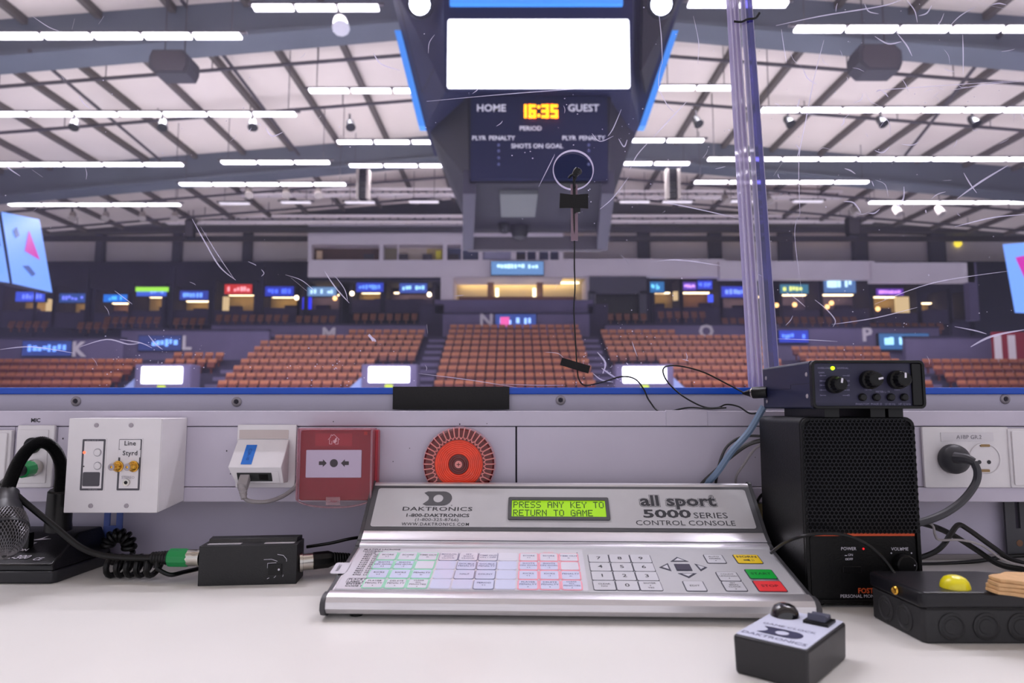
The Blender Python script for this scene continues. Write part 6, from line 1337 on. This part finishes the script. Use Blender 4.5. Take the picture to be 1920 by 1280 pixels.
for k in range(7): prf += [(0.0078 - 0.0005 * k, 0.020 + k * 0.0030 + 0.0135), (0.0068 - 0.0005 * k, 0.0222 + k * 0.0030 + 0.0135)]
part('boot', MB().lathe(p0, dd, prf, 16), m_rub, oc)
part('cord', MB().tube([p0 + dd * 0.052, p0 + dd * 0.062 + V((0, 0.003, -0.003)), p0 + dd * 0.075 + V((0, 0.012, -0.010)), V((-0.12, 0.845, 0.004)), V((-0.02, 0.85, 0.004))], 0.0028, 8), m_rub, oc)
cable('thin_power_lead', 'thin black lead behind the inline box running to the console back', [(575, 1025, 0.80), (620, 1018, 0.80), (655, 1010, 0.805), (690, 1005, 0.82)], 0.0018, m_rub)

# ---- cables right of the console
cable('console_lead', 'thin dark lead arching in front of the speaker to the junction box', [(1446, 1036, 0.70), (1470, 1018, 0.672), (1500, 1006, 0.648), (1540, 1000, 0.640), (1585, 1003, 0.636), (1625, 1020, 0.634), (1655, 1046, 0.632), (1676, 1074, 0.628), (1682, 1084, 0.622)], 0.0016, m_rub)
m_bluec = mat('cable_blue_grey', (116, 138, 166), 0.45)
cable('blue_cable', 'thick blue-grey cable dropping from the preamplifier behind the console', [(1432, 762, 0.78), (1405, 808, 0.785), (1372, 846, 0.79), (1345, 885, 0.80), (1318, 915, 0.815), (1290, 955, 0.84)], 0.0040, m_bluec)
m_dcab = mat('cable_charcoal', (64, 62, 62), 0.45)
cable('dark_speaker_cable', 'dark cable curving from speaker back beside the blue cable', [(1445, 822, 0.775), (1405, 832, 0.79), (1370, 856, 0.795), (1345, 880, 0.806), (1318, 905, 0.812), (1290, 940, 0.835)], 0.0026, m_dcab)
cable('hanging_grey_cable', 'grey cable hanging down between blue cable and speaker', [(1440, 826, 0.775), (1415, 842, 0.79), (1395, 870, 0.80), (1380, 895, 0.808), (1382, 925, 0.82)], 0.0014, m_greycab)
cable('second_grey_cable', 'thin charcoal cable crossing the blue cable', [(1440, 818, 0.772), (1395, 818, 0.795), (1365, 835, 0.796), (1350, 865, 0.80), (1342, 905, 0.815)], 0.0016, m_dcab)
cable('short_black_cable', 'short black cable arching behind the console right corner', [(1446, 918, 0.79), (1428, 928, 0.80), (1418, 945, 0.81), (1412, 965, 0.82), (1412, 990, 0.84)], 0.0018, m_rub)
cable('thick_black_cable', 'thick black cable bent sharply right of the speaker', [(1690, 1056, 0.785), (1745, 1038, 0.778), (1768, 1022, 0.775), (1783, 1000, 0.78), (1797, 984, 0.785), (1815, 992, 0.785), (1860, 1024, 0.79), (1900, 1050, 0.80), (1960, 1066, 0.82)], 0.0030, m_rub)
cable('crossing_black_cable', 'black cable sloping down behind the sharply bent one', [(1690, 972, 0.79), (1745, 985, 0.79), (1785, 1002, 0.80), (1830, 1030, 0.80), (1870, 1056, 0.80), (1910, 1066, 0.80), (1960, 1070, 0.80)], 0.0032, m_rub)
cable('flat_black_cable', 'black cable lying along the desk back edge', [(1700, 1058, 0.835), (1760, 1057, 0.838), (1830, 1052, 0.845), (1890, 1043, 0.85), (1960, 1040, 0.852)], 0.0024, m_rub)
cable('grey_twisted_lead', 'thin grey twisted lead between the black cables', [(1700, 970, 0.785), (1745, 982, 0.778), (1753, 1002, 0.772), (1762, 1012, 0.77), (1800, 1012, 0.77), (1840, 1022, 0.775), (1880, 1048, 0.785), (1920, 1060, 0.79), (1960, 1060, 0.80)], 0.0013, m_greycab)

# ---- clip-on microphone taped to the glass
lm = root('glass_microphone', 'small black clip microphone on a stick in front of the speaking hole', 'microphone', P(1078, 450, YG - 0.004))
YM = YG - 0.006
part('stick', MB().box(P(1071, 450, YM).x, P(1084, 450, YM).x, YM, YM + 0.003, P(0, 451, YM).z, P(0, 345, YM).z), mat('stick_mauve', (128, 104, 118), 0.5), lm, bevel=0.0005)
part('stick_core', MB().box(P(1075, 450, YM).x, P(1080, 450, YM).x, YM - 0.0015, YM, P(0, 400, YM).z, P(0, 330, YM).z), m_rub, lm, bevel=0.0004)
c = P(1080, 322, YM - 0.006)
part('capsule', MB().lathe(P(1079, 326, YM - 0.004), (0.25, -0.1, 0.5), [(0.0034, -0.003), (0.0046, 0), (0.0046, 0.005), (0.0036, 0.008), (0.001, 0.0086)], 18), m_rub, lm)
part('capsule_ring', MB().lathe(P(1084, 321, YM - 0.006), (0.25, -1, 0.2), [(0.0052, -0.001), (0.0054, 0), (0.0044, 0.001), (0.0026, 0.0012), (0.0022, 0.0022), (0.0008, 0.0024)], 20), m_mbs, lm)
part('clip', MB().tube([P(1066, 334, YM - 0.003), P(1072, 328, YM - 0.005), P(1080, 330, YM - 0.006), P(1076, 342, YM - 0.004), P(1078, 352, YM - 0.002)], 0.0016, 6), m_rub, lm)
m_tape = mat('tape_black', (16, 15, 17), 0.8, bump=0.3, bscale=400)
def tape(name, label, pts): return solo(name, MB().prism([P(u, v, YM - 0.0022) for u, v in pts], (0, 0.0012, 0)), m_tape, label, 'tape')
tape('tape_piece', 'square black tape holding the microphone stick to the glass', [(1049, 390), (1075, 389), (1103, 391), (1103, 363), (1076, 365), (1050, 362)])
tape('tape_piece', 'slanted black tape strip holding the thin cable to the glass', [(1050, 684), (1103, 700), (1107, 686), (1054, 670)])
part('tape_wrap', MB().box(P(1072, 0, YM).x, P(1084, 0, YM).x, YM - 0.002, YM + 0.004, P(0, 398, YM).z, P(0, 390, YM).z), m_rub, lm)
YL_ = YG - 0.0045
cable('microphone_lead', 'hair-thin black lead running down the glass from the microphone', [(1076, 392, YL_ - 0.004), (1077, 450, YL_), (1077, 500, YL_), (1078, 540, YL_), (1076, 580, YL_), (1079, 640, YL_), (1082, 690, YL_), (1086, 712, YL_), (1098, 722, YL_), (1130, 716, 0.865), (1165, 706, 0.862), (1190, 710, 0.860), (1206, 728, 0.860), (1218, 752, 0.858), (1240, 772, 0.85), (1290, 764, 0.835), (1330, 766, 0.822), (1362, 764, 0.815)], 0.0010, m_rub, n=6)
cable('jack_lead', 'hair-thin black lead looping up from the jack plug at the preamplifier', [(1398, 738, 0.782), (1368, 722, 0.80), (1320, 698, 0.82), (1280, 687, 0.835), (1252, 686, 0.845), (1243, 695, 0.848), (1252, 716, 0.848), (1280, 742, 0.842), (1318, 762, 0.832), (1345, 764, 0.825), (1362, 758, 0.82), (1385, 762, 0.812), (1408, 775, 0.806), (1435, 770, 0.80)], 0.0010, m_rub, n=6)
jk = root('jack_plug', 'black cone shaped jack plug at the preamplifier left back', 'connector', P(1415, 745, 0.772))
p0 = P(1394, 737, 0.785); dd = (P(1436, 735, 0.768) - p0).normalized()
part('sleeve', MB().lathe(p0, dd, [(0.0012, -0.001), (0.0030, 0.004), (0.0055, 0.010), (0.0066, 0.012), (0.0066, 0.028)], 16), m_rub, jk)
part('ring', MB().lathe(p0 + dd * 0.0095, dd, [(0.0056, 0), (0.0064, 0.0012), (0.0066, 0.002)], 16), m_chrome, jk)
